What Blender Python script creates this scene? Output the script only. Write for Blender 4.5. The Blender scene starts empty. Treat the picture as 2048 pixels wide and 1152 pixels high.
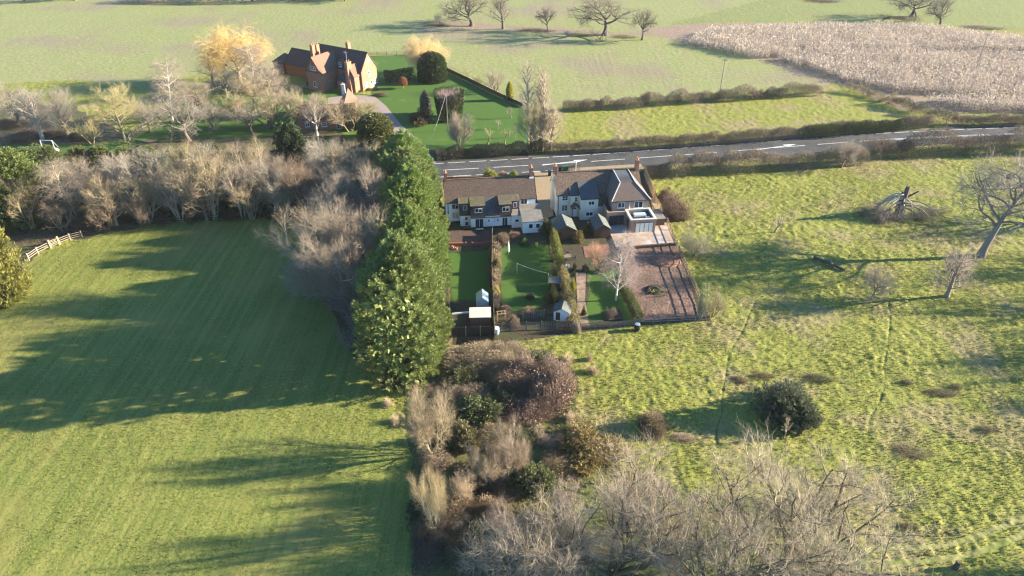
import bpy, bmesh, math, random
import numpy as np
from mathutils import Vector, Matrix
R = math.radians
random.seed(7)
rng = np.random.default_rng(11)
S = bpy.context.scene
COL = S.collection

# ------------------------------------------------------------------ camera, sky, sun, exposure
CAM_H, PITCH, FPX = 58.0, R(33.0), 1420.0        # camera height (m), pitch below horizon, focal length in px of a 2048 px wide frame
cam = bpy.data.cameras.new('camera'); camo = bpy.data.objects.new('camera', cam); COL.objects.link(camo)
cam.sensor_width = 36; cam.lens = FPX / 2048 * 36; cam.clip_start = 0.5; cam.clip_end = 5000
camo.location = (0, 0, CAM_H); camo.rotation_euler = (R(90) - PITCH, 0, 0)
S.camera = camo
SUN_EL, SUN_AZ = R(16.3), R(6.0)                 # sun low in the east (+x), a touch north
sdir = Vector((math.cos(SUN_EL) * math.cos(SUN_AZ), math.cos(SUN_EL) * math.sin(SUN_AZ), math.sin(SUN_EL)))
world = bpy.data.worlds.new('World'); S.world = world; world.use_nodes = True
wn = world.node_tree; bg = wn.nodes['Background']
sky = wn.nodes.new('ShaderNodeTexSky'); sky.sky_type = 'NISHITA'; sky.sun_disc = False
sky.sun_elevation = SUN_EL; sky.sun_rotation = R(90) - SUN_AZ; sky.air_density = 0.7; sky.dust_density = 0.3; sky.altitude = 800; sky.ozone_density = 1.5
tint = wn.nodes.new('ShaderNodeMix'); tint.data_type = 'RGBA'; tint.blend_type = 'MULTIPLY'; tint.inputs[0].default_value = 1.0
tint.inputs[7].default_value = (0.58, 0.97, 1.17, 1)                # clear blue winter sky
wn.links.new(sky.outputs[0], tint.inputs[6]); wn.links.new(tint.outputs[2], bg.inputs[0]); bg.inputs[1].default_value = 0.08
sl = bpy.data.lights.new('sun', 'SUN'); sl.energy = 5.0; sl.angle = R(0.55); sl.color = (1.0, 0.87, 0.66)
so = bpy.data.objects.new('sun', sl); COL.objects.link(so); so.location = sdir * 300
so.rotation_euler = sdir.to_track_quat('Z', 'Y').to_euler()
S.cycles.use_denoising = True; S.cycles.denoising_prefilter = 'ACCURATE'; S.cycles.pixel_filter_type = 'BLACKMAN_HARRIS'; S.cycles.filter_width = 1.25
S.cycles.use_adaptive_sampling = False; S.cycles.sample_clamp_indirect = 3.0
S.cycles.max_bounces = 6; S.cycles.diffuse_bounces = 3; S.cycles.transparent_max_bounces = 4
S.view_settings.view_transform = 'Standard'; S.view_settings.look = 'None'
S.view_settings.exposure = 2.35; S.view_settings.gamma = 1.0
try: S.view_settings.use_curve_mapping = False
except Exception: pass

# ------------------------------------------------------------------ survey helpers: photo point -> place on the ground
cP, sP = math.cos(PITCH), math.sin(PITCH)
def G(px, py, z=0.0):
    u = (px - 1024) / FPX; v = (576 - py) / FPX
    t = (z - CAM_H) / (-sP + v * cP)
    return (u * t, (cP + v * sP) * t)
def Gs(pts): return [G(*p) for p in pts]
def height_at(by, topy):
    v = (576 - topy) / FPX
    return CAM_H + (v * by * cP - by * sP) / (cP + v * sP)
def metres(px, y, z=0): return px * (y * cP + (CAM_H - z) * sP) / FPX

# ------------------------------------------------------------------ object helpers
def tag(o, label=None, cat=None, group=None, kind=None):
    if label: o['label'] = label
    if cat: o['category'] = cat
    if group: o['group'] = group
    if kind: o['kind'] = kind
    return o
def obj(name, me, m=None, parent=None, loc=None, rot=None, scale=None, color=None):
    o = bpy.data.objects.new(name, me); COL.objects.link(o)
    if m is not None and me is not None and not me.materials: me.materials.append(m)
    if parent is not None: o.parent = parent
    if loc is not None: o.location = loc
    if rot is not None: o.rotation_euler = rot
    if scale is not None: o.scale = scale
    if color is not None: o.color = (*color, 1)
    return o
def empty(name, loc=(0, 0, 0), rz=0, label=None, cat=None, group=None):
    o = bpy.data.objects.new(name, None); COL.objects.link(o)
    o.location = loc; o.rotation_euler = (0, 0, rz); o.empty_display_size = 0.5
    return tag(o, label, cat, group)
def mesh_np(name, V, F, smooth=False):
    """V (n,3); F list of (m,k) int arrays"""
    if not isinstance(F, (list, tuple)): F = [F]
    F = [np.asarray(f, dtype=np.int64) for f in F if len(f)]
    me = bpy.data.meshes.new(name)
    V = np.asarray(V, dtype=np.float32)
    me.vertices.add(len(V)); me.vertices.foreach_set('co', V.ravel())
    li = np.concatenate([f.ravel() for f in F]); tot = np.concatenate([np.full(len(f), f.shape[1]) for f in F])
    me.loops.add(len(li)); me.loops.foreach_set('vertex_index', li.astype(np.int32))
    st = np.concatenate([[0], np.cumsum(tot)[:-1]])
    me.polygons.add(len(tot)); me.polygons.foreach_set('loop_start', st.astype(np.int32)); me.polygons.foreach_set('loop_total', tot.astype(np.int32))
    if smooth: me.polygons.foreach_set('use_smooth', np.ones(len(tot), dtype=bool))
    me.update(calc_edges=True)
    return me
class MB:
    """collects polygons, then links them as ONE mesh object"""
    def __init__(s): s.v = []; s.f = []
    def poly(s, pts):
        i = len(s.v); s.v += [tuple(p) for p in pts]; s.f.append(list(range(i, i + len(pts)))); return s
    def hexa(s, b, t):          # bottom ring, top ring (same count)
        n = len(b); i = len(s.v); s.v += [tuple(p) for p in b] + [tuple(p) for p in t]
        s.f.append([i + k for k in range(n)][::-1]); s.f.append([i + n + k for k in range(n)])
        for k in range(n):
            j = (k + 1) % n; s.f.append([i + k, i + j, i + n + j, i + n + k])
        return s
    def box(s, x0, x1, y0, y1, z0, z1):
        return s.hexa([(x0, y0, z0), (x1, y0, z0), (x1, y1, z0), (x0, y1, z0)], [(x0, y0, z1), (x1, y0, z1), (x1, y1, z1), (x0, y1, z1)])
    def prism(s, pts, z0, z1): return s.hexa([(p[0], p[1], z0) for p in pts], [(p[0], p[1], z1) for p in pts])
    def slab(s, quad, th):      # thick sheet: quad on top, th below along the normal
        q = [Vector(p) for p in quad]; n = (q[1] - q[0]).cross(q[2] - q[0]).normalized()
        if n.z < 0: n = -n
        return s.hexa([p - n * th for p in q], q)
    def tube(s, pts, r, sides=6, r2=None):
        pts = [Vector(p) for p in pts]; n = len(pts); r2 = r if r2 is None else r2; rings = []
        for k, p in enumerate(pts):
            d = (pts[min(k + 1, n - 1)] - pts[max(k - 1, 0)]).normalized()
            a = d.orthogonal().normalized(); b = d.cross(a); rr = r + (r2 - r) * k / max(1, n - 1)
            rings.append([p + (a * math.cos(t) + b * math.sin(t)) * rr for t in [2 * math.pi * j / sides for j in range(sides)]])
        i = len(s.v)
        for g in rings: s.v += [tuple(p) for p in g]
        for k in range(n - 1):
            for j in range(sides):
                j2 = (j + 1) % sides
                s.f.append([i + k * sides + j, i + k * sides + j2, i + (k + 1) * sides + j2, i + (k + 1) * sides + j])
        s.f.append([i + j for j in range(sides)][::-1]); s.f.append([i + (n - 1) * sides + j for j in range(sides)])
        return s
    def lathe(s, prof, sides=12, c=(0, 0, 0)):
        i = len(s.v)
        for r, z in prof:
            for j in range(sides):
                t = 2 * math.pi * j / sides; s.v.append((c[0] + r * math.cos(t), c[1] + r * math.sin(t), c[2] + z))
        for k in range(len(prof) - 1):
            for j in range(sides):
                j2 = (j + 1) % sides
                s.f.append([i + k * sides + j, i + k * sides + j2, i + (k + 1) * sides + j2, i + (k + 1) * sides + j])
        s.f.append([i + (len(prof) - 1) * sides + j for j in range(sides)]); s.f.append([i + j for j in range(sides)][::-1])
        return s
    def mesh(s, name):
        me = bpy.data.meshes.new(name); me.from_pydata(s.v, [], s.f); me.update(); return me
    def build(s, name, m, parent=None, **k): return obj(name, s.mesh(name), m, parent, **k)

# ------------------------------------------------------------------ materials
def nodes_of(name):
    m = bpy.data.materials.new(name); m.use_nodes = True; nt = m.node_tree
    b = nt.nodes['Principled BSDF']; b.inputs['Specular IOR Level'].default_value = 0.25
    return m, nt, b
def rgba(c): return (c[0], c[1], c[2], 1)
class NT:
    def __init__(s, nt, coord='Position'):
        s.nt = nt
        if coord == 'Position': g = nt.nodes.new('ShaderNodeNewGeometry'); s.co = g.outputs['Position']
        else: g = nt.nodes.new('ShaderNodeTexCoord'); s.co = g.outputs['Object']
    def scaled(s, sc, rot=0):
        m = s.nt.nodes.new('ShaderNodeMapping'); m.inputs['Scale'].default_value = sc; m.inputs['Rotation'].default_value = (0, 0, rot)
        s.nt.links.new(s.co, m.inputs['Vector']); return m.outputs[0]
    def noise(s, scale, detail=4, rough=0.6, vec=None, dist=0):
        n = s.nt.nodes.new('ShaderNodeTexNoise'); n.inputs['Scale'].default_value = scale; n.inputs['Detail'].default_value = detail
        n.inputs['Roughness'].default_value = rough; n.inputs['Distortion'].default_value = dist
        s.nt.links.new(vec if vec is not None else s.co, n.inputs['Vector']); return n.outputs[0]
    def ramp(s, f, a, b, ca=(0, 0, 0), cb=(1, 1, 1)):
        r = s.nt.nodes.new('ShaderNodeValToRGB'); e = r.color_ramp.elements
        e[0].position = a; e[0].color = rgba(ca); e[1].position = b; e[1].color = rgba(cb)
        s.nt.links.new(f, r.inputs[0]); return r.outputs[0]
    def mix(s, f, a, b, mode='MIX'):
        m = s.nt.nodes.new('ShaderNodeMix'); m.data_type = 'RGBA'; m.blend_type = mode
        for i, v in ((0, f), (6, a), (7, b)):
            if hasattr(v, 'is_output'): s.nt.links.new(v, m.inputs[i])
            else: m.inputs[i].default_value = v if i == 0 else rgba(v)
        return m.outputs[2]
    def bump(s, f, strength, dist, b):
        n = s.nt.nodes.new('ShaderNodeBump'); n.inputs['Strength'].default_value = strength; n.inputs['Distance'].default_value = dist
        s.nt.links.new(f, n.inputs['Height']); s.nt.links.new(n.outputs[0], b.inputs['Normal'])
def mat(name, c1, c2, s1=3.0, c3=None, s2=0.2, rough=0.85, bump=0.0, spec=0.2, coord='Position', lo=0.35, hi=0.65, lo2=0.45, hi2=0.65, stretch=None):
    m, nt, b = nodes_of(name); N = NT(nt, coord)
    vec = N.scaled(stretch) if stretch else None
    f = N.noise(s1, 5, 0.65, vec); c = N.ramp(f, lo, hi, c1, c2)
    if c3 is not None: c = N.mix(N.ramp(N.noise(s2, 4, 0.6, vec), lo2, hi2), c, c3)
    nt.links.new(c, b.inputs['Base Color']); b.inputs['Roughness'].default_value = rough; b.inputs['Specular IOR Level'].default_value = spec
    if bump: N.bump(f, 1.0, bump, b)
    return m
def leafmat(name, c, var=0.5, rough=0.7, alt=None, translucent=0.0):
    """base colour x the object's own colour, varied leaf by leaf"""
    m, nt, b = nodes_of(name); N = NT(nt, 'Object')
    g = nt.nodes.new('ShaderNodeNewGeometry'); oi = nt.nodes.new('ShaderNodeObjectInfo')
    v = N.ramp(g.outputs['Random Per Island'], 0, 1, (1 - var,) * 3, (1 + var * 0.6,) * 3)
    col = N.mix(1.0, c, oi.outputs['Color'], 'MULTIPLY')
    if alt is not None: col = N.mix(N.ramp(N.noise(1.3, 3, 0.6), 0.45, 0.62), col, alt)
    col = N.mix(1.0, col, v, 'MULTIPLY')
    nt.links.new(col, b.inputs['Base Color']); b.inputs['Roughness'].default_value = rough; b.inputs['Specular IOR Level'].default_value = 0.25
    if translucent:
        t = nt.nodes.new('ShaderNodeBsdfTranslucent'); nt.links.new(col, t.inputs[0])
        mx = nt.nodes.new('ShaderNodeMixShader'); mx.inputs[0].default_value = translucent
        nt.links.new(b.outputs[0], mx.inputs[1]); nt.links.new(t.outputs[0], mx.inputs[2])
        nt.links.new(mx.outputs[0], nt.nodes['Material Output'].inputs[0])
    return m
def plain(name, c, rough=0.6, spec=0.3, metal=0.0, var=0.12, sc=6.0):
    m, nt, b = nodes_of(name); N = NT(nt, 'Object')
    c2 = tuple(max(0, x * (1 - var * 2)) for x in c)
    nt.links.new(N.ramp(N.noise(sc, 4), 0.35, 0.6, c2, c), b.inputs['Base Color'])
    b.inputs['Roughness'].default_value = rough; b.inputs['Specular IOR Level'].default_value = spec; b.inputs['Metallic'].default_value = metal
    return m
def glass(name, c=(0.02, 0.03, 0.04), rough=0.06):
    m, nt, b = nodes_of(name); b.inputs['Base Color'].default_value = rgba(c); b.inputs['Roughness'].default_value = rough
    b.inputs['Specular IOR Level'].default_value = 0.6; return m

def grassmat(name, c1, c2, c3, s1, s2, bump, dry=None, drylo=0.55, stripes=None):
    # stripes: direction, across scale, colour, amount of faint lines left by mower or drill
    m, nt, b = nodes_of(name); N = NT(nt)
    f = N.noise(s1, 6, 0.7); f2 = N.noise(s2, 5, 0.62); f3 = N.noise(s2 * 0.23, 4, 0.6)
    c = N.ramp(f, 0.36, 0.64, c1, c2)
    c = N.mix(N.ramp(f2, 0.42, 0.66), c, c3)
    if dry is not None: c = N.mix(N.ramp(f3, drylo, drylo + 0.12), c, dry)
    if stripes:
        ang, freq, col, amt = stripes
        mm = nt.nodes.new('ShaderNodeMath'); mm.operation = 'MULTIPLY'; mm.inputs[1].default_value = amt
        nt.links.new(N.ramp(N.noise(1.0, 3, 0.6, N.scaled((freq, freq * 0.03, freq), ang)), 0.42, 0.62), mm.inputs[0]); c = N.mix(mm.outputs[0], c, col)
    nt.links.new(c, b.inputs['Base Color']); b.inputs['Roughness'].default_value = 0.9; b.inputs['Specular IOR Level'].default_value = 0.1
    N.bump(f, 1.0, bump, b)
    return m
M = {}
M['meadow'] = grassmat('meadow_grass', (0.13, 0.14, 0.028), (0.275, 0.265, 0.066), (0.175, 0.192, 0.040), 2.4, 0.4, 0.09, (0.225, 0.19, 0.085), 0.50)
M['pasture'] = grassmat('pasture_grass', (0.07, 0.098, 0.020), (0.225, 0.235, 0.056), (0.125, 0.155, 0.034), 3.0, 0.35, 0.08, (0.19, 0.18, 0.05), 0.5, stripes=(R(28), 1.1, (0.29, 0.275, 0.08), 0.38))
M['crop'] = grassmat('crop_grass', (0.155, 0.175, 0.062), (0.275, 0.285, 0.12), (0.20, 0.225, 0.08), 0.9, 0.12, 0.16, (0.21, 0.18, 0.115), 0.50, stripes=(R(-8), 0.8, (0.25, 0.225, 0.12), 0.5))
M['far'] = grassmat('far_grass', (0.15, 0.17, 0.055), (0.23, 0.235, 0.09), (0.175, 0.195, 0.075), 0.9, 0.1, 0.15, (0.21, 0.17, 0.09), 0.6)
M['lawn'] = grassmat('lawn_grass', (0.038, 0.088, 0.016), (0.085, 0.145, 0.03), (0.058, 0.115, 0.022), 6.0, 0.5, 0.02, (0.14, 0.19, 0.035), 0.6)
M['litter'] = mat('leaf_litter', (0.045, 0.036, 0.024), (0.13, 0.095, 0.058), 2.5, (0.055, 0.075, 0.02), 0.35, bump=0.10)
M['scrub'] = mat('scrub_ground', (0.055, 0.05, 0.022), (0.13, 0.10, 0.055), 1.8, (0.085, 0.10, 0.028), 0.3, bump=0.12, lo2=0.42, hi2=0.58)
M['soil'] = mat('field_soil', (0.175, 0.12, 0.088), (0.30, 0.215, 0.165), 1.2, (0.21, 0.175, 0.09), 0.15, bump=0.1)
M['garden'] = mat('garden_soil', (0.028, 0.022, 0.016), (0.085, 0.062, 0.042), 2.5, (0.05, 0.06, 0.02), 0.6, bump=0.05)
M['bare'] = mat('bare_earth', (0.10, 0.062, 0.046), (0.225, 0.142, 0.105), 2.4, (0.10, 0.068, 0.052), 0.3, bump=0.16)
M['asphalt'] = mat('asphalt', (0.055, 0.056, 0.06), (0.082, 0.082, 0.085), 3.0, (0.045, 0.045, 0.048), 0.25, rough=0.8, bump=0.004)
M['paint'] = mat('road_paint', (0.55, 0.55, 0.53), (0.72, 0.72, 0.70), 2.0, rough=0.7)
M['gravel'] = mat('gravel', (0.20, 0.145, 0.085), (0.34, 0.25, 0.15), 4.0, (0.26, 0.20, 0.125), 0.5, bump=0.03)
M['drive'] = mat('drive_tarmac', (0.22, 0.165, 0.145), (0.31, 0.24, 0.21), 2.5, (0.24, 0.21, 0.19), 0.3)
M['patio'] = mat('patio_stone', (0.28, 0.225, 0.19), (0.46, 0.40, 0.36), 0.9, (0.32, 0.22, 0.14), 0.35, rough=0.7, bump=0.01)
M['brickpave'] = mat('brick_paving', (0.15, 0.07, 0.05), (0.25, 0.125, 0.085), 3.0)
M['darkpave'] = mat('dark_paving', (0.055, 0.04, 0.035), (0.11, 0.075, 0.06), 3.0)
M['white'] = mat('white_render', (0.76, 0.76, 0.76), (0.86, 0.86, 0.85), 0.9, (0.72, 0.72, 0.71), 0.4, rough=0.7, coord='Object')
M['cream'] = mat('cream_render', (0.64, 0.58, 0.45), (0.74, 0.68, 0.54), 0.8, (0.58, 0.53, 0.42), 0.4, rough=0.75, coord='Object')
def tilemat(name, c1, c2, c3, rows=3.2):
    m, nt, b = nodes_of(name); N = NT(nt, 'Object')
    f = N.noise(5.5, 4, 0.7); c = N.ramp(f, 0.36, 0.66, c1, c2); c = N.mix(N.ramp(N.noise(0.9, 5, 0.7), 0.45, 0.68), c, c3)
    w = nt.nodes.new('ShaderNodeTexWave'); w.bands_direction = 'Z'; w.inputs['Scale'].default_value = rows; w.inputs['Distortion'].default_value = 0.4
    nt.links.new(N.co, w.inputs['Vector'])
    c = N.mix(N.ramp(w.outputs[0], 0.0, 0.35, (0.55,) * 3, (0, 0, 0)), c, (0.02, 0.016, 0.014))
    nt.links.new(c, b.inputs['Base Color']); b.inputs['Roughness'].default_value = 0.8
    N.bump(w.outputs[0], 0.5, 0.03, b); return m
M['roof_brown'] = tilemat('roof_tiles_brown', (0.045, 0.03, 0.025), (0.175, 0.12, 0.092), (0.08, 0.064, 0.045))
M['roof_mixed'] = tilemat('roof_tiles_mottled', (0.055, 0.037, 0.03), (0.255, 0.18, 0.135), (0.11, 0.085, 0.055))
M['roof_new'] = tilemat('roof_tiles_newer', (0.12, 0.082, 0.07), (0.20, 0.145, 0.125), (0.16, 0.12, 0.098))
M['roof_slate'] = tilemat('roof_slate', (0.06, 0.065, 0.07), (0.105, 0.11, 0.115), (0.08, 0.085, 0.09))
M['roof_farm'] = tilemat('roof_tiles_red_shaded', (0.055, 0.036, 0.032), (0.125, 0.08, 0.066), (0.08, 0.058, 0.05))  # farmhouse tile darkened, the shade on the main roof put into its colour
M['roof_red'] = tilemat('roof_tiles_red', (0.15, 0.075, 0.05), (0.27, 0.145, 0.10), (0.19, 0.115, 0.08))
M['moss'] = mat('mossy_felt', (0.065, 0.056, 0.038), (0.155, 0.135, 0.095), 1.6, (0.085, 0.08, 0.04), 0.8, coord='Object')
M['felt'] = mat('grey_felt', (0.13, 0.12, 0.105), (0.20, 0.185, 0.165), 1.5, (0.15, 0.145, 0.125), 0.5, coord='Object')
M['feltdark'] = mat('dark_flat_roof', (0.025, 0.026, 0.028), (0.05, 0.05, 0.052), 1.5, coord='Object')
M['feltgrn'] = mat('shed_felt', (0.075, 0.085, 0.08), (0.125, 0.135, 0.125), 1.8, (0.09, 0.105, 0.075), 0.7, coord='Object')
M['hung_slate'] = tilemat('hung_slate', (0.05, 0.052, 0.062), (0.10, 0.10, 0.115), (0.07, 0.065, 0.075), 4)
M['hung_brown'] = tilemat('hung_tiles', (0.085, 0.05, 0.045), (0.15, 0.09, 0.08), (0.11, 0.075, 0.065), 4)
M['brick'] = mat('red_brick', (0.24, 0.105, 0.065), (0.38, 0.185, 0.12), 2.5, (0.30, 0.165, 0.11), 0.5, coord='Object')
M['brick2'] = mat('new_brick', (0.29, 0.17, 0.12), (0.42, 0.27, 0.20), 3.0, (0.34, 0.24, 0.19), 0.6, coord='Object')
M['stonewall'] = mat('buff_brick', (0.27, 0.20, 0.15), (0.38, 0.30, 0.23), 3.0, (0.30, 0.24, 0.19), 0.6, coord='Object')
M['orangeclad'] = mat('red_cladding', (0.20, 0.07, 0.035), (0.30, 0.12, 0.06), 2.0, coord='Object')
M['upvc'] = plain('white_frame', (0.78, 0.78, 0.77), 0.4, 0.4, var=0.04)
M['darkframe'] = plain('dark_frame', (0.05, 0.055, 0.06), 0.4, 0.4)
M['glass'] = glass('window_glass'); M['blind'] = plain('window_blind', (0.42, 0.40, 0.37), 0.3, 0.6)
M['litroom'] = plain('pane_painted_sunlit', (0.88, 0.83, 0.68), 0.5, 0.2, var=0.06, sc=1.2)  # opaque cream pane; the sunlit room behind is painted into its colour
M['greenglass'] = glass('greenhouse_glass', (0.42, 0.48, 0.48), 0.15)
M['timber'] = plain('new_timber', (0.46, 0.32, 0.17), 0.75, 0.2, var=0.18)
M['fence'] = plain('weathered_fence', (0.24, 0.20, 0.16), 0.85, 0.1, var=0.2)
M['fencedark'] = plain('dark_fence', (0.085, 0.065, 0.05), 0.85, 0.1, var=0.2)
M['rail'] = plain('pale_rail', (0.33, 0.27, 0.21), 0.85, 0.1, var=0.15)
M['shed'] = plain('shed_boards', (0.13, 0.07, 0.045), 0.8, 0.15, var=0.2)
M['shedred'] = plain('shed_red_boards', (0.27, 0.14, 0.10), 0.8, 0.15, var=0.15)
M['palefelt'] = mat('pale_shed_roof', (0.42, 0.39, 0.34), (0.55, 0.51, 0.45), 1.5, coord='Object')
M['metal'] = plain('galvanised', (0.55, 0.57, 0.58), 0.4, 0.5, metal=0.3)
M['blackplastic'] = plain('black_plastic', (0.018, 0.019, 0.022), 0.5, 0.3)
M['blueplastic'] = plain('blue_barrel', (0.20, 0.27, 0.33), 0.5, 0.3)
M['greenplastic'] = plain('green_plastic', (0.03, 0.12, 0.07), 0.5, 0.3)
M['terracotta'] = plain('terracotta', (0.45, 0.24, 0.14), 0.8, 0.1)
M['redspoil'] = mat('red_clay', (0.15, 0.072, 0.046), (0.25, 0.13, 0.085), 2.5, bump=0.1)
M['pole'] = plain('pole_wood', (0.30, 0.25, 0.20), 0.8, 0.1)
M['polelight'] = plain('pole_pale', (0.55, 0.53, 0.50), 0.7, 0.2)
M['terrac_trough'] = plain('planter_red', (0.33, 0.12, 0.075), 0.8, 0.1)
M['bark'] = leafmat('bark', (1, 1, 1), 0.10, 0.9)
M['twig'] = leafmat('twigs', (1, 1, 1), 0.30, 0.85)
M['leaf'] = leafmat('leaves', (1, 1, 1), 0.42, 0.6, translucent=0.2)
M['stalk'] = leafmat('dry_maize', (1, 1, 1), 0.35, 0.9, translucent=0.2)
# ------------------------------------------------------------------ the ground: one surveyed grid, cut into its fields
def hash2(ix, iy, seed):
    h = (ix.astype(np.int64) * 374761393 + iy.astype(np.int64) * 668265263 + seed * 974711) & 0xffffffff
    h = ((h ^ (h >> 13)) * 1274126177) & 0xffffffff
    return ((h ^ (h >> 16)) & 0xffff) / 65535.0
def vn(x, y, seed=0):
    ix = np.floor(x); iy = np.floor(y); fx = x - ix; fy = y - iy
    fx = fx * fx * (3 - 2 * fx); fy = fy * fy * (3 - 2 * fy)
    a = hash2(ix, iy, seed); b = hash2(ix + 1, iy, seed); c = hash2(ix, iy + 1, seed); d = hash2(ix + 1, iy + 1, seed)
    return (a * (1 - fx) + b * fx) * (1 - fy) + (c * (1 - fx) + d * fx) * fy
def fbm(x, y, seed, o=3):
    r = 0; a = 1.0; t = 0
    for k in range(o): r = r + a * vn(x * 2 ** k + 17.3 * k, y * 2 ** k - 9.1 * k, seed + k); t += a; a *= 0.55
    return r / t
def inpoly(x, y, poly):
    r = np.zeros(x.shape, bool); n = len(poly)
    xs = [p[0] for p in poly]; ys = [p[1] for p in poly]
    box = (x > min(xs)) & (x < max(xs)) & (y > min(ys)) & (y < max(ys))
    X = x[box]; Y = y[box]; q = np.zeros(X.shape, bool)
    for i in range(n):
        x0, y0 = poly[i]; x1, y1 = poly[(i + 1) % n]
        if y0 == y1: continue
        c = (y0 > Y) != (y1 > Y)
        q ^= c & (X < (x1 - x0) * (Y - y0) / (y1 - y0) + x0)
    r[box] = q; return r
def dist_line(x, y, pts):
    d = np.full(x.shape, 1e9)
    for (x0, y0), (x1, y1) in zip(pts[:-1], pts[1:]):
        dx, dy = x1 - x0, y1 - y0; t = np.clip(((x - x0) * dx + (y - y0) * dy) / (dx * dx + dy * dy), 0, 1)
        d = np.minimum(d, np.hypot(x - x0 - t * dx, y - y0 - t * dy))
    return d
NXG = 1150
ys = [28.0]
while ys[-1] < 430: ys.append(ys[-1] + max(0.11, 0.0024 * ys[-1]))
ys = np.array(ys); us = np.linspace(-1, 1, NXG)
GY = np.repeat(ys[:, None], NXG, 1); GX = us[None, :] * (GY * 0.78 + 28)
# road centre line, edges and the verge (world metres)
ROAD_C = [G(560, 357), G(760, 348), G(890, 340), G(1140, 325.5), G(1400, 307), G(1560, 294.5), G(1800, 277), G(2048, 266), G(2400, 254)]
def offset_line(pts, off):
    out = []
    for i, p in enumerate(pts):
        a = pts[max(0, i - 1)]; b = pts[min(len(pts) - 1, i + 1)]; dx, dy = b[0] - a[0], b[1] - a[1]; l = math.hypot(dx, dy)
        out.append((p[0] - dy / l * off, p[1] + dx / l * off))
    return out
def densify(pts, step=2.0):
    P = [Vector((p[0], p[1], 0)) for p in pts]; out = []
    for i in range(len(P) - 1):          # Catmull-Rom
        p0 = P[max(0, i - 1)]; p1 = P[i]; p2 = P[i + 1]; p3 = P[min(len(P) - 1, i + 2)]
        n = max(1, int((p2 - p1).length / step))
        for k in range(n):
            t = k / n
            q = 0.5 * ((2 * p1) + (p2 - p0) * t + (2 * p0 - 5 * p1 + 4 * p2 - p3) * t * t + (3 * p1 - p0 - 3 * p2 + p3) * t ** 3)
            out.append((q.x, q.y))
    out.append((P[-1].x, P[-1].y)); return out
ROAD = densify(ROAD_C, 3.0)
PATH1 = densify(Gs([(1777, 600), (1780, 640), (1776, 685), (1768, 735), (1772, 762), (1760, 800), (1740, 840), (1735, 872), (1705, 893)]), 1)
PATH2 = densify(Gs([(1512, 600), (1500, 625), (1488, 655), (1462, 700), (1456, 722), (1450, 760), (1444, 790), (1442, 830), (1432, 860), (1433, 900)]), 1)
PATH3 = densify(Gs([(1180, 720), (1190, 790), (1196, 850), (1190, 880)]), 1)
TRACK = densify(Gs([(1700, 1100), (1800, 1097), (1900, 1088), (1980, 1062), (2060, 1030)]), 1)
TRACK2 = densify(Gs([(1700, 1125), (1820, 1124), (1920, 1112), (2000, 1088), (2080, 1052)]), 1)

wob = lambda s, a: (fbm(GX * s, GY * s, 31, 3) - 0.5) * 2 * a
WX = GX + wob(0.35, 1.1); WY = GY + (fbm(GX * 0.35, GY * 0.35, 77, 3) - 0.5) * 2.2
Z = {n: i for i, n in enumerate(['meadow', 'pasture', 'crop', 'far', 'soil', 'lawn', 'litter', 'scrub', 'garden', 'bare', 'path', 'track'])}
zone = np.zeros(GX.shape, np.int8)
def paint(name, poly, wobble=True): zone[inpoly(WX if wobble else GX, WY if wobble else GY, Gs(poly))] = Z[name]
paint('crop', [(-900, 168), (0, 168), (140, 160), (250, 166), (380, 152), (540, 140), (590, 100), (735, 106), (808, 108), (900, 142), (1047, 215), (1120, 212), (1640, 172), (1690, 158), (1540, 112), (1430, 92), (1330, 76), (1250, 70), (1060, 58), (870, 46), (640, 53), (560, 68), (-900, 68)])
paint('crop', [(-1500, 70), (560, 70), (640, 55), (870, 47), (1060, 60), (1250, 72), (1340, 52), (1350, 47), (2000, 45), (3000, 60), (3000, -215), (-1500, -215)])
paint('far', [(1330, 50), (1500, 45), (1700, 48), (2048, 60), (3000, 90), (3000, -215), (1900, -215), (1560, -10)])
paint('soil', [(1240, 66), (1350, 50), (1420, 46), (1560, 48), (1700, 46), (1640, 52), (1420, 63), (1370, 84), (1500, 112), (1560, 116), (1680, 158), (1640, 170), (1560, 135), (1430, 92), (1330, 77)])
paint('soil', [(1355, 86), (1420, 62), (1660, 48), (1834, 50), (2048, 72), (2700, 110), (2700, 250), (2048, 226), (1800, 222), (1690, 172), (1540, 116)])
paint('soil', [(840, 44), (960, 46), (1100, 56), (1230, 64), (1300, 72), (1100, 66), (940, 56), (860, 50)])
paint('meadow', [(1790, 180), (2048, 194), (2600, 230), (2600, 216), (2048, 190), (1900, 183)])
paint('lawn', [(250, 310), (265, 282), (300, 258), (420, 205), (480, 168), (560, 170), (740, 190), (750, 160), (735, 112), (808, 110), (900, 145), (1045, 213), (1056, 298), (880, 300), (850, 300), (770, 282), (600, 282), (430, 300)], False)
paint('litter', [(-400, 310), (0, 300), (90, 305), (250, 300), (300, 278), (560, 275), (600, 262), (680, 262), (700, 285), (770, 282), (852, 335), (880, 352), (887, 480), (900, 692), (880, 705), (800, 785), (745, 772), (690, 690), (650, 600), (690, 520), (640, 432), (500, 428), (300, 448), (170, 478), (110, 482), (60, 520), (0, 600), (-400, 900)])
paint('litter', [(-200, 215), (140, 210), (260, 275), (180, 290), (0, 292), (-200, 300)])
paint('lawn', [(-200, 292), (100, 290), (250, 286), (250, 308), (100, 304), (0, 312), (-200, 330)])
paint('pasture', [(-600, 1000), (0, 606), (50, 556), (62, 515), (165, 480), (300, 450), (500, 430), (640, 434), (690, 520), (655, 600), (695, 690), (748, 775), (800, 850), (822, 950), (828, 1500), (-900, 1500)])
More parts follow.
